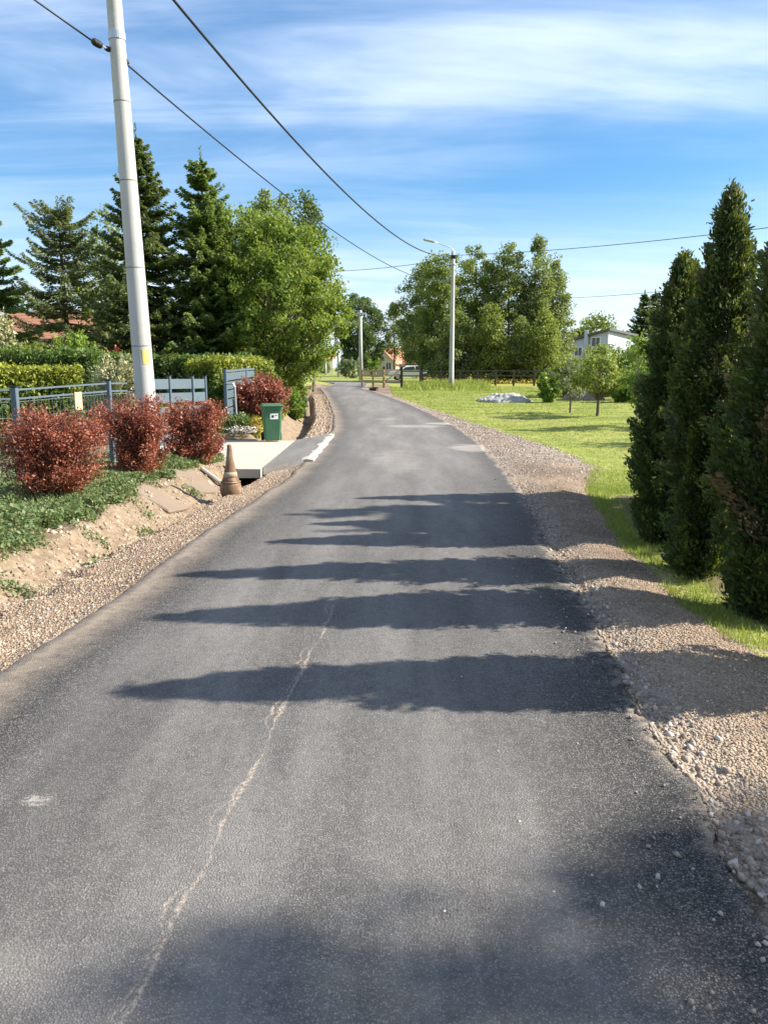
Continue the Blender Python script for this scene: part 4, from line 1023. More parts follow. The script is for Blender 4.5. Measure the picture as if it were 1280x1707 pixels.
tp_ = [at(u_, 629.5, p_.y).z - (zl0 + (zl1 - zl0) * i_ / 3) for i_, (u_, p_) in enumerate(((236, BC), (285, C_), (323, C2), (344, D_)))]
slat_panel([BC, C_, C2, D_], 'blue-grey slatted fence section behind the pole and red bushes', [v_ + 0.03 for v_ in tp_], tp_)
# gate-side panel past the driveway: framed, filled with narrow upright bars
org = Vector((E_.x, E_.y, ZT(E_.x, E_.y)))
e = thing('gate_leaf', tuple(org), 'open blue-grey metal gate leaf beyond the driveway, behind the red bush', 'gate')
for p_, h_ in ((E_, 1.38), (E2, 1.40), (F_, 1.42)): post_on(e, p_, h_, 0.075, org=org)
for i, (p_, q_) in enumerate(((E_, E2), (E2, F_))):
    d = (q_ - p_).normalized(); p1, q1 = p_ + d * 0.04, q_ - d * 0.04
    z1, z2 = ZT(p_.x, p_.y), ZT(q_.x, q_.y)
    for hh, th in ((1.33, 0.05), (0.22, 0.05)): span(p1, q1, z1 + hh, z2 + hh, 0.04, th, org).build('rail', M['fence_paint'], e)
    for k in range(5):
        zz_ = 1.20 - k * 0.20; span(p1, q1, z1 + zz_, z2 + zz_, 0.02, 0.17, org).build('slat', M['fence_paint'], e)
sb = fpt(390, 17.5); MB().tube([(0.03, -0.03, 1.05), (0.20, -0.10, 1.05), (0.23, -0.11, 0.98), (0.26, -0.12, -0.1)], 0.022, 8).build('brace', M['galv'], e)
# wire fence on the far left: posts with thin rails and mesh
org = Vector((A_.x, A_.y, ZT(A_.x, A_.y)))
e = thing('wire_fence', tuple(org), 'blue-grey wire mesh fence behind the big red bush', 'fence')
for p_, h_, s_ in ((FA, 1.26, 0.06), (A_, 1.26, 0.075), (B_, 1.27, 0.07)): post_on(e, p_, h_, s_, org=org)
segs = [(FA, A_), (A_, B_), (B_, BC)]
for p_, q_ in segs:
    d = (q_ - p_).normalized(); p1, q1 = p_ + d * 0.04, q_ - d * 0.04; z1, z2 = ZT(p_.x, p_.y), ZT(q_.x, q_.y)
    for hh in (1.23, 1.12):
        span(p1, q1, z1 + hh, z2 + hh, 0.018, 0.022, org).build('rail', M['fence_paint'], e)
    mm = MB(); L_ = (q1 - p1).length; nv = int(L_ / 0.06)
    for k in range(1, nv):
        f = k / nv; x_ = p1.lerp(q1, f); zz_ = z1 + (z2 - z1) * f
        mm.tube([(x_.x - org.x, x_.y - org.y, zz_ + 0.06 - org.z), (x_.x - org.x, x_.y - org.y, zz_ + 1.12 - org.z)], 0.0028, 3, cap=False)
    for k in range(6):
        hh = 0.08 + 0.2 * k; mm.tube([(p1.x - org.x, p1.y - org.y, z1 + hh - org.z), (q1.x - org.x, q1.y - org.y, z2 + hh - org.z)], 0.0035, 3, cap=False)
    mm.build('wire_mesh', M['galv'], e)
# orange notice on the mesh
p_ = A_.lerp(B_, 0.63); d = (B_ - A_).normalized(); nn = Vector((d.y, -d.x, 0))
o = MB().box((0, 0, 0), (0.13, 0.008, 0.24), bev=0.002).build('notice_board', M['rust_paper'])
o.location = p_ + nn * 0.02 + Vector((0, 0, ZT(p_.x, p_.y) + 1.02)); o.rotation_euler = (0, 0, math.atan2(d.y, d.x))
tag(o, 'small faded orange notice board on the wire fence', 'sign')

# ------------------------------------------------------------------ red bushes, garden plants
RG = 'red-leaved bushes along the fence'
def at_x(u, Y): return at(u, 700, Y).x
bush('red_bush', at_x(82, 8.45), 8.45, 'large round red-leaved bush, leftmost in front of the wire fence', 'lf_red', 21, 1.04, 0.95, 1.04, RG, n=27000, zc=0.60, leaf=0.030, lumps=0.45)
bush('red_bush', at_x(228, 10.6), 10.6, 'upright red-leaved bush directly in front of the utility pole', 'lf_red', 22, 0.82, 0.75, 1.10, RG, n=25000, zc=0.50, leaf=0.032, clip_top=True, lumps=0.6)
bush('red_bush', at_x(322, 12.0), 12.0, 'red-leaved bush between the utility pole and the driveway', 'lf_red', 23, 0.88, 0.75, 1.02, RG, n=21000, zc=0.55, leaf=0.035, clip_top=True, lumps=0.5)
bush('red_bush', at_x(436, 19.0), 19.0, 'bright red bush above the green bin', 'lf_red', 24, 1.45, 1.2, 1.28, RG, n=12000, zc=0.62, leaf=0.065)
bush('red_bush', at_x(163, 16.0), 16.0, 'small red bush inside the garden behind the wire fence', 'lf_red', 25, 0.80, 0.7, 0.75, RG, n=4000, zc=0.5, leaf=0.06)
bush('flower_clump', at_x(427, 17.2), 17.2, 'yellow flowering clump left of the green bin', 'lf_yellow', 26, 0.36, 0.35, 0.50, n=700, leaf=0.05, tipmode='none', cat='flowers')
bush('flower_clump', at_x(402, 17.0), 17.0, 'low white and green flower clump at the gate foot', 'lf_white', 27, 0.75, 0.35, 0.16, n=500, leaf=0.045, tipmode='none', cat='flowers')
bush('green_shrub', at_x(392, 17.3), 17.3, 'leafy green plant at the foot of the gate leaf', 'lf_weed', 28, 0.9, 0.6, 0.42, n=2200, leaf=0.06, tipmode='none')
bush('variegated_shrub', at_x(196, 17.5), 17.5, 'cream and green variegated shrub left of the utility pole', 'lf_cream', 29, 1.15, 1.0, 1.75, n=6000, leaf=0.07, zc=0.6, tipmode='none')
hedge('clipped_hedge', (at_x(-120, 13.2), 13.2), (at_x(132, 14.6), 14.6), 0.9, 1.60, 'clipped hedge with yellow-green top behind the wire fence', 'lf_hedge', 31, n=30000, leaf=0.06)
hedge('clipped_hedge', (at_x(336, 20.5), 20.5), (at_x(436, 22.5), 22.5), 1.1, 1.60, 'clipped hedge with yellow-green top between slat fence and gate leaf', 'lf_hedge', 32, n=22000, leaf=0.07)
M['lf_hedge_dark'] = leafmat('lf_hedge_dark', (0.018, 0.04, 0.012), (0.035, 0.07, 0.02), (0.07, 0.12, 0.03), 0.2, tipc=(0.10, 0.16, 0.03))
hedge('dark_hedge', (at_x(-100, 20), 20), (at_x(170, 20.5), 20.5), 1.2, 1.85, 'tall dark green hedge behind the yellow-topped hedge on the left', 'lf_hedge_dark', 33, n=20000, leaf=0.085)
hedge('dark_hedge', (at_x(175, 26), 26), (at_x(420, 27), 27), 1.3, 1.75, 'dark foliage strip standing in for the shade under the spruces', 'lf_hedge_dark', 34, n=18000, leaf=0.10)  # added dark leaf strip, stands in for shade among the low spruce branches
bush('green_shrub', at_x(65, 25), 25, 'loose yellow-green shrub in front of the red roof', 'lf_birch', 35, 2.6, 2.0, 2.15, n=7000, leaf=0.11, zc=0.6, tipmode='none')
bush('green_shrub', at_x(140, 24), 24, 'bright green shrub below the broad pine', 'lf_lime', 36, 1.6, 1.4, 2.5, n=6000, leaf=0.10, zc=0.6, tipmode='none')
bush('copper_shrub', at_x(186, 27), 27, 'coppery shrub behind the variegated one', 'lf_red', 37, 1.6, 1.3, 2.1, n=3500, leaf=0.10, zc=0.6)

# ------------------------------------------------------------------ trees on the left
LT = 'garden trees on the left'
def tree_at(u, Y): x = at_x(u, Y); return (x, Y, ZT(x, Y))
def htop(u, v, Y): p_ = at(u, v, Y); return p_.z - ZT(p_.x, Y)
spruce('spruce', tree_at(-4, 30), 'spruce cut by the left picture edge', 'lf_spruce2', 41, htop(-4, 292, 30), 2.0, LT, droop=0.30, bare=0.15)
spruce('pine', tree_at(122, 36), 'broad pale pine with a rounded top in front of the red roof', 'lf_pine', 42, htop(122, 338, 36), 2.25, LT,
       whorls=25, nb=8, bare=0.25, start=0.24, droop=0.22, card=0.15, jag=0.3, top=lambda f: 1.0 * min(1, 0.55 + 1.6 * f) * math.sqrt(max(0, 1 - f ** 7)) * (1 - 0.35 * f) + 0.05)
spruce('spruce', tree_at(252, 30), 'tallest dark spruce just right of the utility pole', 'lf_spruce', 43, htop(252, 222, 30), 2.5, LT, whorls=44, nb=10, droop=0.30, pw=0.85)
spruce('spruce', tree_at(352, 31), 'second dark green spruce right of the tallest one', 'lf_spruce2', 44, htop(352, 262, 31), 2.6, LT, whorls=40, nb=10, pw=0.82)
broad('birch', tree_at(196, 36), 'thin pale birch left of the utility pole', 'lf_birch2', 45, htop(196, 350, 36), 1.3, 'bark_pale', group=LT, nclump=110, per=70, leaf=0.15, prof='egg', cr=0.6, gap=0.4)
broad('leafy_tree', tree_at(452, 31.5), 'big bright green leafy tree leaning over the left road edge', 'lf_willow', 46, htop(474, 365, 31.5), 2.65, group=LT, nclump=430, per=120, leaf=0.12,
      prof='vase', base=0.03, cr=0.45, gap=0.28, ntrunk=3, trunk_r=0.11, shell=0.45, lean=(0.10, 0))
broad('leafy_tree', tree_at(404, 33), 'green leafy tree between the second spruce and the big leaning tree', 'lf_willow', 47, htop(404, 345, 33), 1.7, group=LT, nclump=220, per=120, leaf=0.13, prof='col', base=0.10, cr=0.5, trunk_r=0.12)
broad('poplar', tree_at(455, 44), 'tall darker tree top rising behind the big leaning tree', 'lf_birch2', 48, htop(455, 318, 44), 1.5, group=LT, nclump=140, per=100, leaf=0.16, prof='col', base=0.15, cr=0.6, gap=0.35)
broad('poplar', tree_at(502, 46), 'tall loose tree top behind the right side of the leaning tree', 'lf_dark', 49, htop(508, 322, 46), 1.75, group=LT, nclump=170, per=100, leaf=0.16, prof='col', base=0.15, cr=0.6, gap=0.35)
broad('leafy_tree', tree_at(524, 43), 'smaller tree overhanging the road behind the leaning tree', 'lf_birch', 50, htop(524, 405, 43), 1.3, group=LT, nclump=110, per=90, leaf=0.15, prof='egg', base=0.40, cr=0.5, gap=0.4, trunk_r=0.09)
bush('green_shrub', at_x(490, 25), 25, 'tall grassy shrub on the bank right of the bright red bush', 'lf_lime', 51, 0.85, 1.4, 1.0, n=3500, leaf=0.09, tipmode='none')
bush('green_shrub', at_x(492, 33), 33, 'shrub at the foot of the leaning tree by the road', 'lf_willow', 52, 1.3, 2.2, 1.2, n=4500, leaf=0.11, tipmode='none')

# ------------------------------------------------------------------ trees on the right beyond the field fence
RT = 'trees behind the field fence'
def rt(u, v, Y, Rr, seed, lm, label, **kw):
    kw.setdefault('cr', 0.62); kw.setdefault('leaf', 0.165); kw.setdefault('shell', 0.40); kw['nclump'] = int(kw['nclump'] * 1.15)
    return broad('birch', tree_at(u, Y), label, lm, seed, htop(u, v, Y), Rr, 'bark', group=RT, **kw)
rt(702, 440, 74, 2.2, 61, 'lf_birch2', 'loose grey-green tree at the left end of the clump behind the lamp', nclump=200, per=95, prof='egg', base=0.16, gap=0.4)
rt(735, 418, 70, 2.5, 62, 'lf_birch', 'pale green tree directly behind the street lamp', nclump=260, per=100, prof='dome', base=0.06, gap=0.3, weep=0.3)
rt(788, 412, 72, 2.5, 63, 'lf_birch', 'rounded tree right of the street lamp, top yellowish', nclump=260, per=100, prof='dome', base=0.06, gap=0.3)
rt(842, 402, 71, 2.7, 64, 'lf_birch2', 'tall open birch in the middle of the right clump', nclump=260, per=100, prof='egg', base=0.06, gap=0.4, narrow=0.9)
rt(888, 395, 70, 2.5, 65, 'lf_birch2', 'highest pointed birch of the right clump', nclump=260, per=100, prof='cone', base=0.06, gap=0.4)
rt(916, 425, 71, 2.3, 66, 'lf_birch2', 'birch at the right end of the clump, branches sweeping up', nclump=220, per=95, prof='cone', base=0.06, gap=0.4)
rt(757, 520, 67, 2.0, 67, 'lf_birch2', 'lower darker tree behind the fence just right of the lamp', nclump=150, per=90, prof='egg', base=0.03, gap=0.5)
rt(812, 505, 66, 2.2, 68, 'lf_birch', 'lower loose tree behind the fence in mid clump', nclump=170, per=90, prof='cone', base=0.03, gap=0.5)
rt(862, 530, 66, 2.0, 58, 'lf_birch2', 'lower loose tree below the highest birch', nclump=150, per=90, prof='cone', base=0.03, gap=0.5)
rt(903, 515, 65, 2.0, 69, 'lf_birch', 'lower yellowish tree at the fence end beside the orchard', nclump=150, per=90, prof='cone', base=0.03, gap=0.5)
rt(700, 545, 92, 2.2, 70, 'lf_dark', 'low dark tree beside the far red roof', nclump=120, per=90, prof='dome', base=0.04)
rt(657, 505, 112, 1.8, 71, 'lf_birch2', 'bluish thin far tree left of the right clump', nclump=70, per=60, prof='egg', base=0.3, gap=0.5, leaf=0.22)
# round dark tree at the bend and other far trees (shared meshes)
fe_, ftm, fcm = broad('round_tree', tree_at(600, 112), 'round dark green tree at the road bend', 'lf_dark', 72, htop(600, 490, 112), 3.3, nclump=300, per=90, leaf=0.24, prof='dome', base=0.12, cr=0.85, trunk_r=0.3)
mbb, pts_ = broad_mesh(73, 6.0, 2.6, nclump=160, per=70, leaf=0.22, prof='dome', base=0.06, cr=0.7)
btm = mk(mbb, 'far_tree_trunk', M['bark']); bcm = cardmesh('far_tree_crown', pts_); bcm.materials.append(M['lf_birch'])
bcd = bcm.copy(); bcd.materials.clear(); bcd.materials.append(M['lf_dark'])
FT = 'far trees along the horizon'
for i, (u, v, Y, dk, lab) in enumerate((
    (540, 598, 150, 0, 'low far tree behind the smallest pole'), (518, 590, 140, 1, 'low far tree partly behind the leaning tree'),
    (575, 600, 135, 1, 'low dark far tree left of the round tree'), (628, 600, 150, 1, 'low far tree right of the round tree'),
    (985, 528, 118, 0, 'leafy far tree behind the white house roof'), (940, 572, 105, 1, 'low far tree left of the white house'),
    (1075, 570, 110, 1, 'far tree right of the white house'), (1120, 560, 105, 0, 'far tree hidden behind the end thuja'),
    (1190, 555, 100, 1, 'far tree behind the tallest thuja'), (1260, 550, 95, 0, 'far tree at the right edge behind the thujas'),
    (300, 560, 80, 1, 'dark far tree behind the spruces'), (390, 570, 75, 1, 'dark far tree behind the leafy trees'), (210, 575, 70, 1, 'dark far tree behind the thin birch'),
    (460, 585, 90, 1, 'dark far tree behind the leaning tree'), (20, 560, 85, 0, 'far tree left of the red roof'), (-60, 540, 80, 1, 'far tree beyond the left picture edge'))):
    loc = tree_at(u, Y); s_ = htop(u, v, Y) / 6.0
    place_tree('far_tree', loc, lab, btm, bcd if dk else bcm, FT, rz=i * 1.3, sc=(max(s_, 0.5) * 1.1, max(s_, 0.5) * 1.1, s_))
mbb, pts_ = spruce_mesh(74, 11.0, 2.6, whorls=40, nb=9, card=0.34, per=14, pw=0.75, reps=6)
ctm = mk(mbb, 'far_conifer_trunk', M['bark']); ccm = cardmesh('far_conifer_crown', pts_); ccm.materials.append(M['lf_spruce'])
for u, v, Y, lab, rz in ((1062, 488, 98, 'far dark conifer right of the white house, left of its twin', 0), (1079, 487, 102, 'far dark conifer right of the white house, close to the thujas', 2)):
    place_tree('far_conifer', tree_at(u, Y), lab, ctm, ccm, 'far conifers by the white house', rz, (0.95, 0.95, htop(u, v, Y) / 11.0))

# ------------------------------------------------------------------ orchard: young trees, bushes, heaps on the lawn
def young(u, vb_, vt, Rr, seed, lm, label, bark='bark', **kw):
    x, y = gnd(u, vb_); H = htop(u, vt, y)
    return broad('young_tree', (x, y, ZT(x, y)), label, lm, seed, H, Rr, bark, group='young trees on the lawn', **kw)
young(996, 692, 578, 0.85, 81, 'lf_birch', 'young fruit tree with brown trunk in the middle of the lawn', nclump=70, per=60, leaf=0.085, base=0.36, cr=0.24, trunk_r=0.055, gap=0.4)
young(950, 686, 598, 0.50, 82, 'lf_grey', 'small silvery-leaved sapling left of the young fruit tree', nclump=40, per=45, leaf=0.08, base=0.30, cr=0.2, trunk_r=0.03, gap=0.5)
young(1060, 712, 560, 0.42, 83, 'lf_lime', 'thin pale sapling close to the end thuja', 'bark_pale', nclump=50, per=40, leaf=0.075, base=0.30, cr=0.2, trunk_r=0.022, gap=0.5)
def lb(u, vb_, vt, wpx, seed, lm, label, **kw):
    x, y = gnd(u, vb_); Hh = htop(u, vt, y); Wd = wpx * y / F_PX
    return bush('orchard_bush', x, y, label, lm, seed, Wd, Wd * 0.8, Hh, 'bushes at the back of the lawn', n=kw.pop('n', 5000), leaf=kw.pop('leaf', 0.11), tipmode='none', zc=0.55, **kw)
lb(915, 668, 622, 42, 84, 'lf_lime', 'small bright bush between the grey heap and the silvery sapling')
lb(945, 660, 590, 60, 85, 'lf_birch', 'rounded bush behind the silvery sapling')
lb(1008, 658, 578, 90, 86, 'lf_birch', 'broad yellowish bush below the white house', n=7000)
lb(1052, 664, 556, 75, 87, 'lf_lime', 'tall bright green bush beside the end thuja', n=7000)
lb(1035, 668, 628, 55, 88, 'lf_lime', 'low grassy bush right of the brown heap')
lb(965, 652, 600, 70, 89, 'lf_dark', 'darker bush behind the brown heap')
lb(1120, 668, 575, 90, 90, 'lf_dark', 'dark bush hidden behind the end thuja')
def heap(u, vb_, wpx, hpx, mat, seed, label):
    x, y = gnd(u, vb_); Wd = wpx * y / F_PX; Hh = hpx * y / F_PX * 1.15; r = np.random.default_rng(seed); n = 44
    gx_, gy_ = np.meshgrid(np.linspace(-1, 1, n), np.linspace(-1, 1, n)); rr = np.sqrt(gx_ ** 2 + gy_ ** 2)
    hz = np.clip(1 - rr, 0, 1) ** 0.8 * (0.75 + 0.7 * (vnoise(gx_, gy_, 2.5, seed) - 0.4)) + 0.16 * (vnoise(gx_, gy_, 9, seed) - 0.5) * (rr < 0.95) + 0.22 * (vnoise(gx_, gy_, 21, seed + 1) - 0.5) * (rr < 0.95)
    Vv = np.stack([gx_ * Wd / 2, gy_ * Wd * 0.4, np.where(rr > 0.98, -0.15, hz * Hh)], -1).reshape(-1, 3)
    ii = np.arange(n * n).reshape(n, n); Ff = np.stack([ii[:-1, :-1], ii[:-1, 1:], ii[1:, 1:], ii[1:, :-1]], -1).reshape(-1, 4)
    o = link('gravel_heap', npmesh('gravel_heap', Vv, Ff), M[mat]); o.location = (x, y + Wd * 0.3, ZT(x, y + Wd * 0.3)); return tag(o, label, 'heap')
heap(845, 668, 95, 18, 'heap_grey', 3, 'low grey gravel heap on the lawn edge by the fence')
heap(978, 664, 75, 20, 'heap_brown', 4, 'low brown earth heap behind the young fruit tree')

# ------------------------------------------------------------------ dark rail fence along the field, log gate
def rail_fence(pts, label, H=1.12, rails=(1.05, 0.72), mat='wood_dark', thick=0.09):
    org = Vector((pts[0][0], pts[0][1], ZT(*pts[0]))); e = thing('rail_fence', tuple(org), label, 'fence')
    for x, y in pts:
        MB().box((x - org.x, y - org.y, ZT(x, y) - org.z + H / 2 - 0.1), (0.13, 0.13, H + 0.2), bev=0.012).build('post', M[mat], e)
    for (x0, y0), (x1, y1) in zip(pts[:-1], pts[1:]):
        for h_ in rails:
            span(Vector((x0, y0 - 0.09, 0)), Vector((x1, y1 - 0.09, 0)), ZT(x0, y0) + h_, ZT(x1, y1) + h_, 0.045, thick, org).build('rail', M[mat], e)
    return e
rail_fence([(at_x(u, Y), Y) for u, Y in ((670, 55.0), (700, 55.2), (733, 55.3), (765, 55.4), (794, 55.4), (824, 55.4), (854, 55.3), (888, 55.2), (920, 55.1), (955, 55.0))],
           'dark wooden rail fence along the yellow field')
rail_fence([(at_x(u, Y), Y) for u, Y in ((604, 52.5), (622, 51.0), (640, 49.5))], 'tan wooden rail fence beside the road bend', 1.15, (1.05, 0.75, 0.4), 'wood_tan', 0.12)
g0 = Vector((at_x(640, 50.5), 50.5, 0)); g1 = Vector((at_x(669, 51.5), 51.5, 0)); org = Vector((g0.x, g0.y, ZT(g0.x, g0.y)))
e = thing('field_gate', tuple(org), 'dark wooden field gate between tan fence and street lamp', 'gate')
for p_ in (g0, g1): MB().box((p_.x - org.x, p_.y - org.y, 0.6), (0.16, 0.16, 1.45), bev=0.015).build('post', M['wood_dark'], e)
for h_ in (1.1, 0.75, 0.4): span(g0 + Vector((0.09, 0, 0)), g1 - Vector((0.09, 0, 0)), org.z + h_, org.z + h_, 0.05, 0.10, org).build('rail', M['wood_dark'], e)
span(g0 + Vector((0.1, -0.06, 0)), g1 + Vector((-0.1, -0.06, 0)), org.z + 0.4, org.z + 1.1, 0.04, 0.08, org).build('brace', M['wood_dark'], e)
lgx, lgy = gnd(622, 651)
o = MB().tube([(0, 0, 0.0), (0.22, -0.1, 0.01), (0.42, -0.2, 0.0)], [0.12, 0.13, 0.11], 10).build('fallen_log', M['wood_dark'], None, smooth=True)
o.location = (lgx - 0.2, lgy + 0.8, ZT(lgx, lgy) + 0.10); tag(o, 'short dark log lying at the road edge by the bend', 'log')

# ------------------------------------------------------------------ houses
def window(parent, c, w_, h_, ax, nrm, name='window'):
    """frame and pane on a wall: c centre, ax horizontal axis, nrm outward normal"""
    ax = Vector(ax).normalized(); nrm = Vector(nrm).normalized(); Mx = Matrix((ax, nrm, Vector((0, 0, 1)))).transposed()
    c = Vector(c); f = MB(); t_ = 0.09
    f.box(c + nrm * 0.03 + Vector((0, 0, h_ / 2)), (w_ + t_, 0.10, t_), Mx); f.box(c + nrm * 0.03 - Vector((0, 0, h_ / 2)), (w_ + t_, 0.10, t_), Mx)
    f.box(c + nrm * 0.03 + ax * (w_ / 2), (t_, 0.09, h_ - t_), Mx); f.box(c + nrm * 0.03 - ax * (w_ / 2), (t_, 0.09, h_ - t_), Mx); f.box(c + nrm * 0.03, (0.05, 0.07, h_ - t_), Mx)
    fo = f.build(name, M['white_trim'], parent)
    MB().box(c + nrm * 0.015, (w_ - 0.02, 0.02, h_ - 0.02), Mx).build('pane', M['glass'], fo)
    return fo
def gable_house(name, loc, rz, Wd, Dp, He, Hr, wall, roof, label, over=0.45, courses=9, wins=(), gwins=(), chim=None, chimcol='concrete'):
    e = thing(name, loc, label, 'house', None, rz); x, y = Wd / 2, Dp / 2
    wb = MB(); wb.v = [(-x, -y, -0.2), (x, -y, -0.2), (x, y, -0.2), (-x, y, -0.2), (-x, -y, He), (x, -y, He), (x, y, He), (-x, y, He), (-x, 0, Hr - 0.06), (x, 0, Hr - 0.06)]
    wb.f = [[0, 1, 5, 4], [1, 2, 6, 9, 5], [2, 3, 7, 6], [3, 0, 4, 8, 7], [4, 5, 9, 8], [6, 7, 8, 9], [3, 2, 1, 0]]
    wb.build('wall', M[wall], e)
    sl = math.atan2(Hr - He, y); Ls = math.hypot(Hr - He, y) + over
    for s_ in (-1, 1):
        rp = None
        for k in range(courses):
            a_ = Ls * k / courses; b_ = Ls * (k + 1) / courses + 0.06; m_ = (a_ + b_) / 2
            cy2 = s_ * m_ * math.cos(sl); cz2 = Hr - m_ * math.sin(sl) + 0.08 
            Mx = Matrix.Rotation(-s_ * (sl - R(2.2)), 3, 'X')
            MB().box((0, cy2, cz2), (Wd + 2 * over, b_ - a_, 0.06), Mx).build('roof_course', M[roof], e)
    MB().tube([(-x - over, 0, Hr + 0.10), (x + over, 0, Hr + 0.10)], 0.10, 8).build('ridge_cap', M[roof], e)
    for (wx_, wz_, ww, wh) in wins: window(e, (wx_, -y, wz_), ww, wh, (1, 0, 0), (0, -1, 0))
    for (sx, wy_, wz_, ww, wh) in gwins: window(e, (sx * x, wy_, wz_), ww, wh, (0, 1, 0), (sx, 0, 0))
    if chim:
        c_ = MB().box((chim[0], chim[1], Hr + 0.2), (0.55, 0.55, 1.5), bev=0.02).build('chimney', M[chimcol], e)
    return e
x = at_x(150, 48); gable_house('house', (x, 50.5, ZT(x, 50)), R(4), 10.5, 7.0, 2.35, at(100, 524, 50.5).z - ZT(x, 50), 'cream', 'red_roof', 'house with a brown-red roof behind the pine on the left',
    wins=[(-3, 1.4, 1.2, 1.1), (0, 1.4, 1.2, 1.1), (3, 1.4, 1.2, 1.1)], chim=(3.0, 0.6), chimcol='cream', courses=12)
bush('blossom_shrub', at_x(6, 24.5), 24.5, 'cream-white blossoming shrub at the left picture edge', 'lf_cream', 39, 1.15, 1.1, 3.35, n=5000, leaf=0.10, zc=0.62, lumps=0.5, tipmode='none')
x = at_x(645, 128); gable_house('house', (x + 0.6, 128, ZT(x, 128)), R(62), 6.0, 5.0, 2.0, 4.3, 'cream', 'orange_roof', 'far cream house with an orange-red roof at the road bend', wins=[(-1.5, 1.5, 1.0, 1.2), (1.5, 1.5, 1.0, 1.2)], gwins=[(-1, -1.2, 1.5, 1.0, 1.2), (-1, 1.2, 1.5, 1.0, 1.2), (-1, 0, 3.8, 0.9, 1.0)])
x = at_x(612, 120); gable_house('house', (x, 120, ZT(x, 120)), R(80), 2.6, 2.4, 2.9, 3.9, 'cream', 'dark_roof', 'narrow far cream annex behind the pale pole', wins=[(0, 1.9, 0.7, 0.9)], gwins=[(-1, 0.0, 2.5, 0.7, 0.8), (-1, 0.0, 1.1, 0.7, 0.9)], courses=6)
# far pale house beyond the smallest pole
x = at_x(528, 165); gable_house('house', (x, 165, ZT(x, 165)), R(15), 6.0, 6.0, 3.2, 5.0, 'cream', 'orange_roof', 'tiny pale house at the road end beside the leaning tree', wins=[(0, 1.6, 1.2, 1.2)], courses=5)
# white house with the tilted roof
HY = 88.0
nc = at(1014, 560, HY); zg = ZT(nc.x, HY)
Lc = at(946, 560, HY + 5.5); Rc = at(1056, 560, HY + 4.5); Bc = Lc + Rc - nc
e = thing('house', (nc.x, HY, zg), 'white modern house with a tilted dark roof behind the orchard', 'house')
hN, hL, hR = at(1014, 551, HY).z - zg, at(946, 571, HY + 5.5).z - zg, at(1056, 561, HY + 4.5).z - zg; hB = hL + hR - hN
loc = [Vector((p_.x - nc.x, p_.y - HY, 0)) for p_ in (nc, Rc, Bc, Lc)]; hh = [hN, hR, hB, hL]
wb = MB(); wb.v = [tuple(p_ + Vector((0, 0, -0.2))) for p_ in loc] + [tuple(p_ + Vector((0, 0, h_))) for p_, h_ in zip(loc, hh)]
wb.f = [[0, 1, 5, 4], [1, 2, 6, 5], [2, 3, 7, 6], [3, 0, 4, 7], [4, 5, 6, 7], [3, 2, 1, 0]]; wb.build('wall', M['white_wall'], e)
cen = sum(loc, Vector()) / 4
rp = [p_ + (p_ - cen).normalized() * 0.55 + Vector((0, 0, h_ + 0.27)) for p_, h_ in zip(loc, hh)]
MB().prism(rp, 0.25).build('roof', M['dark_roof'], e)
def on_wall(a_, b_, f, z): p_ = a_.lerp(b_, f); return Vector((p_.x, p_.y, z))
axl = (loc[3] - loc[0]).normalized(); nl = Vector((axl.y, -axl.x, 0)); nl = nl if nl.y < 0 else -nl
axr = (loc[1] - loc[0]).normalized(); nrr = Vector((axr.y, -axr.x, 0)); nrr = nrr if nrr.y < 0 else -nrr
window(e, on_wall(loc[0], loc[3], 0.28, at(995, 570, HY + 1.5).z - zg), 1.3, 1.1, axl, nl)
window(e, on_wall(loc[0], loc[3], 0.70, at(960, 580, HY + 4).z - zg - 0.4), 1.2, 1.0, axl, nl)
window(e, on_wall(loc[0], loc[1], 0.5, 2.0), 1.2, 1.2, axr, nrr)
pc = on_wall(loc[0], loc[3], 0.47, 0) + nl * 0.35
MB().box((pc.x, pc.y, (at(982, 552, HY + 2.5).z - zg) / 2), (0.38, 0.38, at(982, 552, HY + 2.5).z - zg + 0.2), bev=0.03).build('chimney', M['white_wall'], e)

bush('green_shrub', at_x(584, 95), 95, 'rambling shrub left of the far pale pole', 'lf_grey', 53, 3.2, 2.0, 2.4, n=2500, leaf=0.2, tipmode='none')
bush('green_shrub', at_x(625, 104), 104, 'yellow-green shrub in front of the far cream house', 'lf_lime', 54, 2.6, 2.0, 2.6, n=2200, leaf=0.2, tipmode='none')
# white car behind the field gate, half hidden by foliage
vx, vy = at_x(684, 80), 80.0
e = thing('parked_car', (vx, vy, ZT(vx, vy)), 'white car parked far behind the field gate, half hidden by branches', 'car', rz=R(4))
prof = [(-2.2, 0.32), (-2.25, 0.62), (-2.1, 0.85), (-1.2, 1.0), (-0.55, 1.42), (-0.3, 1.48), (1.5, 1.48), (1.75, 1.42), (2.15, 0.98), (2.2, 0.6), (2.15, 0.32)]
vb2 = MB(); npf = len(prof)
for s_ in (-0.85, 0.85): vb2.v += [(x_, s_ * (1.0 if z_ < 1.1 else 0.80), z_) for x_, z_ in prof]
vb2.f.append(list(range(npf))); vb2.f.append(list(range(2 * npf - 1, npf - 1, -1)))
for i in range(npf): j = (i + 1) % npf; vb2.f.append([j, i, npf + i, npf + j])
vb2.build('body', M['van_white'], e)
MB().poly([(-0.95, -0.862, 1.02), (0.3, -0.862, 1.02), (0.3, -0.70, 1.40), (-0.5, -0.70, 1.40)]).build('side_window', M['glass'], e)
MB().poly([(0.4, -0.862, 1.02), (1.9, -0.862, 1.02), (1.65, -0.70, 1.40), (0.4, -0.70, 1.40)]).build('side_window', M['glass'], e)
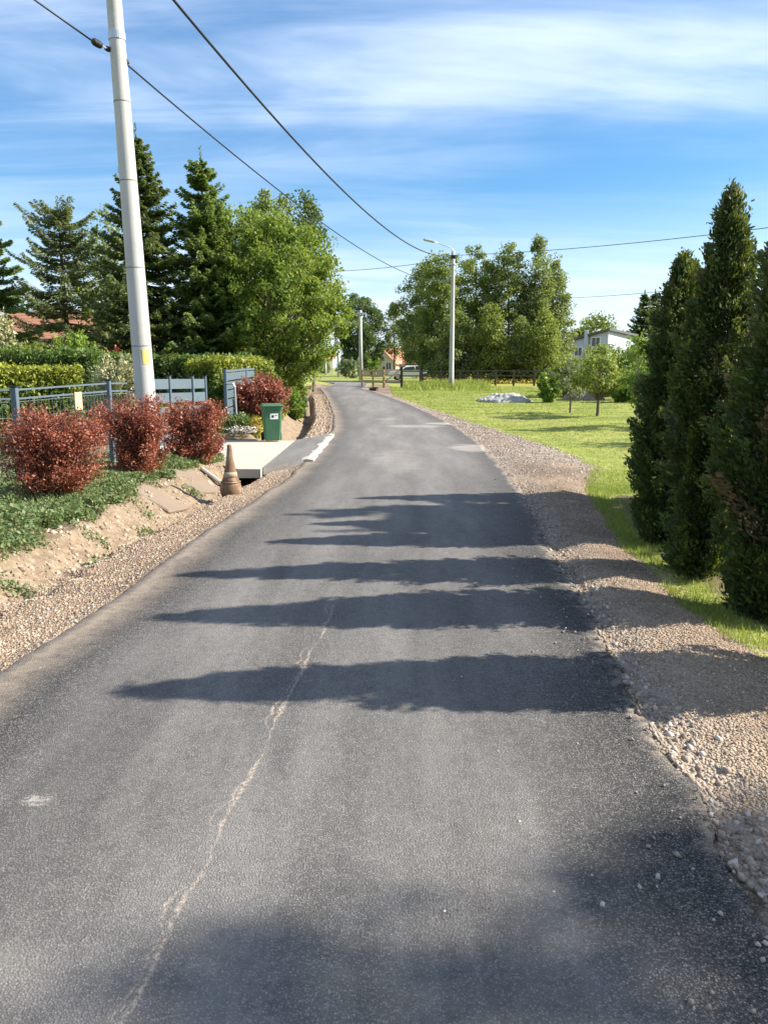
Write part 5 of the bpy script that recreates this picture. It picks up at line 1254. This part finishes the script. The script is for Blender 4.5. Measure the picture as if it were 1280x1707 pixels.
MB().poly([(-1.14, -0.76, 1.05), (-0.60, -0.66, 1.405), (-0.60, 0.66, 1.405), (-1.14, 0.76, 1.05)]).build('windscreen', M['glass'], e)
for x_ in (-1.4, 1.35):
    for s_ in (-1, 1):
        w_ = MB().tube([(x_, s_ * 0.68, 0.31), (x_, s_ * 0.875, 0.31)], 0.31, 18).build('wheel', M['tyre'], e)
        MB().tube([(x_, s_ * 0.87, 0.31), (x_, s_ * 0.885, 0.31)], 0.19, 12).build('rim', M['galv'], w_)
for x_, y_, h_, sd_, lab in ((12.5, 17.0, 5.6, 93, 'fruit tree right of the frame, nearest, shading the lawn'), (13.5, 21.5, 6.0, 94, 'fruit tree right of the frame, farther, shading the lawn')):
    broad('fruit_tree', (x_, y_, ZT(x_, y_)), lab, 'lf_birch', sd_, h_, 1.3, group='trees right of the frame', nclump=80, per=50, leaf=0.11, base=0.4, cr=0.35, gap=0.5)
# off-frame tree whose thin shade softens the lower right corner of the road
broad('birch', (16.5, 2.62, ZT(16.5, 2.62)), 'thin tree right of the frame that shades the nearest asphalt', 'lf_birch', 91, 12.2, 1.0, 'bark_pale', nclump=58, per=55, leaf=0.16, prof='egg', base=0.62, cr=0.5, gap=0.5)

spruce('spruce', (8.6, 8.9, ZT(8.6, 8.9)), 'spruce right of the frame behind the thujas, shading the shoulder', 'lf_spruce2', 92, 6.6, 2.0, droop=0.2, whorls=22, nb=7, pw=0.8, bare=0.1)
spruce('spruce', (9.0, 8.0, ZT(9.0, 8.0)), 'spruce right of the frame nearest the camera, behind the thujas', 'lf_spruce2', 95, 6.6, 1.8, droop=0.2, whorls=22, nb=7, pw=0.8, bare=0.1)
# ------------------------------------------------------------------ grass and weeds (stuff)
def blades(name, X, Y, Hh, Wd, mat, label, lean=0.35, zoff=0.0):
    n = len(X); r = np.random.default_rng(n); Z = zt(X, Y) - 0.01 + zoff
    a = r.uniform(0, 2 * np.pi, n); t1 = np.stack([np.cos(a), np.sin(a), 0 * a], -1); ln = r.normal(0, lean, (n, 3)); ln[:, 2] = 0
    base = np.stack([X, Y, Z], -1); v0 = base - t1 * (Wd / 2)[:, None]; v1 = base + t1 * (Wd / 2)[:, None]
    v2 = base + (np.array([0, 0, 1.0]) + ln) * Hh[:, None]
    me = npmesh(name, np.stack([v0, v1, v2], 1).reshape(-1, 3), np.arange(3 * n).reshape(-1, 3), dict(tint=np.repeat(np.clip(r.normal(0.5, 0.25, n), 0, 1), 3)), nper=3)
    return tag(link(name, me, M[mat]), label, 'grass', kind='stuff')
def leafpatch(name, X, Y, Hh, S, mat, label):
    n = len(X); r = np.random.default_rng(n + 1)
    Pp = np.stack([X, Y, zt(X, Y) + Hh], -1); Nn = unit(r.normal(0, 0.6, (n, 3)) + np.array([0, -0.2, 1])); A = r.normal(0, 1, (n, 3)) + np.array([0, 0, 0.4])
    me = cardmesh(name, [cards(Pp, A, Nn, S, S * r.uniform(0.4, 0.75, n), np.clip(r.normal(0.5, 0.22, n), 0, 1))])
    return tag(link(name, me, M[mat]), label, 'weeds', kind='stuff')
# left bank: leafy weeds and grass
n = 60000; Y = 3.6 + 9.4 * rng.uniform(0, 1, n) ** 0.8; dd = rng.gamma(1.6, 0.55, n); X = xTL(Y) + 0.12 - dd
patch = vnoise(X, Y, 1.6, 41); ok = (patch * 0.8 + 0.5 * vnoise(X, Y, 6, 44) + np.minimum(dd, 0.9) * 0.8 > 0.72) & (dd < 3.5) & (Y < 12.9)
X, Y = X[ok], Y[ok]; n = len(X); hmax = 0.05 + 0.13 * vnoise(X, Y, 2.5, 42)
leafpatch('bank_weeds', X, Y, rng.uniform(0.0, 1, n) ** 0.7 * hmax, rng.uniform(0.022, 0.06, n), 'lf_weed', 'low leafy green weeds covering the left bank under the bushes')
k = rng.uniform(0, 1, n) < 0.35
blades('bank_grass', X[k], Y[k], rng.uniform(0.06, 0.18, k.sum()), rng.uniform(0.005, 0.012, k.sum()), 'lf_weed', 'grass blades among the weeds on the left bank')
kk = rng.uniform(0, 1, n) < 0.10
M['lf_litter'] = leafmat('lf_litter', (0.14, 0.09, 0.05), (0.26, 0.18, 0.10), (0.38, 0.30, 0.18), 0.1)
leafpatch('leaf_litter', X[kk], Y[kk], hmax[kk] * rng.uniform(0.5, 1.05, kk.sum()), rng.uniform(0.015, 0.04, kk.sum()), 'lf_litter', 'dry brown leaves scattered over the weeds on the left bank')
n = 1080; cxs = rng.uniform(0, 1, 18); Y = np.repeat(4.2 + 7.0 * cxs, 60) + rng.normal(0, 0.06, n); X = np.repeat(xTL(4.2 + 7.0 * cxs) + rng.uniform(0.0, 0.55, 18), 60) + rng.normal(0, 0.06, n)
leafpatch('ditch_weeds', X, Y, rng.uniform(0, 0.07, n), rng.uniform(0.02, 0.05, n), 'lf_weed', 'few green weed tufts on the bare sandy ditch slope')
# garden and far left bank
n = 26000; Y = 17 + 24 * rng.uniform(0, 1, n); X = xL(Y) - 1.45 - rng.gamma(1.5, 0.9, n)
blades('verge_grass', X, Y, rng.uniform(0.10, 0.42, n), rng.uniform(0.015, 0.035, n), 'lf_grass', 'tall grass on the bank beyond the driveway')
# right: lawn edge near, mown lawn, tall grass at the lamp
n = 60000; Y = 3.4 + 10.5 * rng.uniform(0, 1, n) ** 0.9; dd = rng.gamma(1.3, 0.7, n); X = xSR(Y) - 0.10 + dd
ok = (vnoise(X, Y, 2.2, 43) + np.minimum(dd, 0.7) * 0.9 > 0.45) & (rng.uniform(0, 1, n) > sstep(Y, 8.0, 13.5) * 0.95)
sz = np.exp(-((X - 2.75 - 0.12 * np.clip(Y - 6.5, 0, 9)) / 0.42) ** 2) * (Y < 10); ok &= (sz < rng.uniform(0.2, 1.3, n))
X, Y = X[ok], Y[ok]; n = len(X)
blades('lawn_edge_grass', X, Y, rng.uniform(0.02, 0.075, n), rng.uniform(0.005, 0.011, n), 'lf_grass', 'short grass between the gravel shoulder and the thujas')
n = 150000; Y = 8.5 + 43 * rng.uniform(0, 1, n) ** 0.95; X = xSR(Y) - 0.05 + rng.uniform(0, 1, n) ** 1.2 * (6 + 0.42 * Y)
blades('lawn_grass', X, Y, rng.uniform(0.015, 0.05, n) * (0.7 + 0.02 * Y), rng.uniform(0.010, 0.02, n) * (0.6 + 0.03 * Y), 'lf_grass', 'sunlit mown lawn right of the road', lean=0.6)
n = 22000; Y = 44 + 11 * rng.uniform(0, 1, n); X = np.maximum(xSR(Y), 1.2) + 0.2 + rng.uniform(0, 1, n) * 9
ok = (rng.uniform(0, 1, n) < sstep(Y, 44, 49)) & (X < 5.2 + 2.6 * vnoise(X, Y, 0.6, 3)) & (vnoise(X, Y, 0.8, 77) > 0.28); X, Y = X[ok], Y[ok]; n = len(X)
blades('tall_grass', X, Y, rng.uniform(0.15, 0.62, n) * (0.4 + 0.9 * vnoise(X, Y, 0.9, 8)), rng.uniform(0.03, 0.06, n), 'lf_grass', 'tall unmown grass around the foot of the street lamp')
n = 9000; Y = 57 + 30 * rng.uniform(0, 1, n); X = 4 + 20 * rng.uniform(0, 1, n)
leafpatch('yellow_flowers', X, Y, rng.uniform(0.1, 0.4, n), rng.uniform(0.06, 0.14, n), 'lf_yellow', 'yellow flowers over the field behind the rail fence')
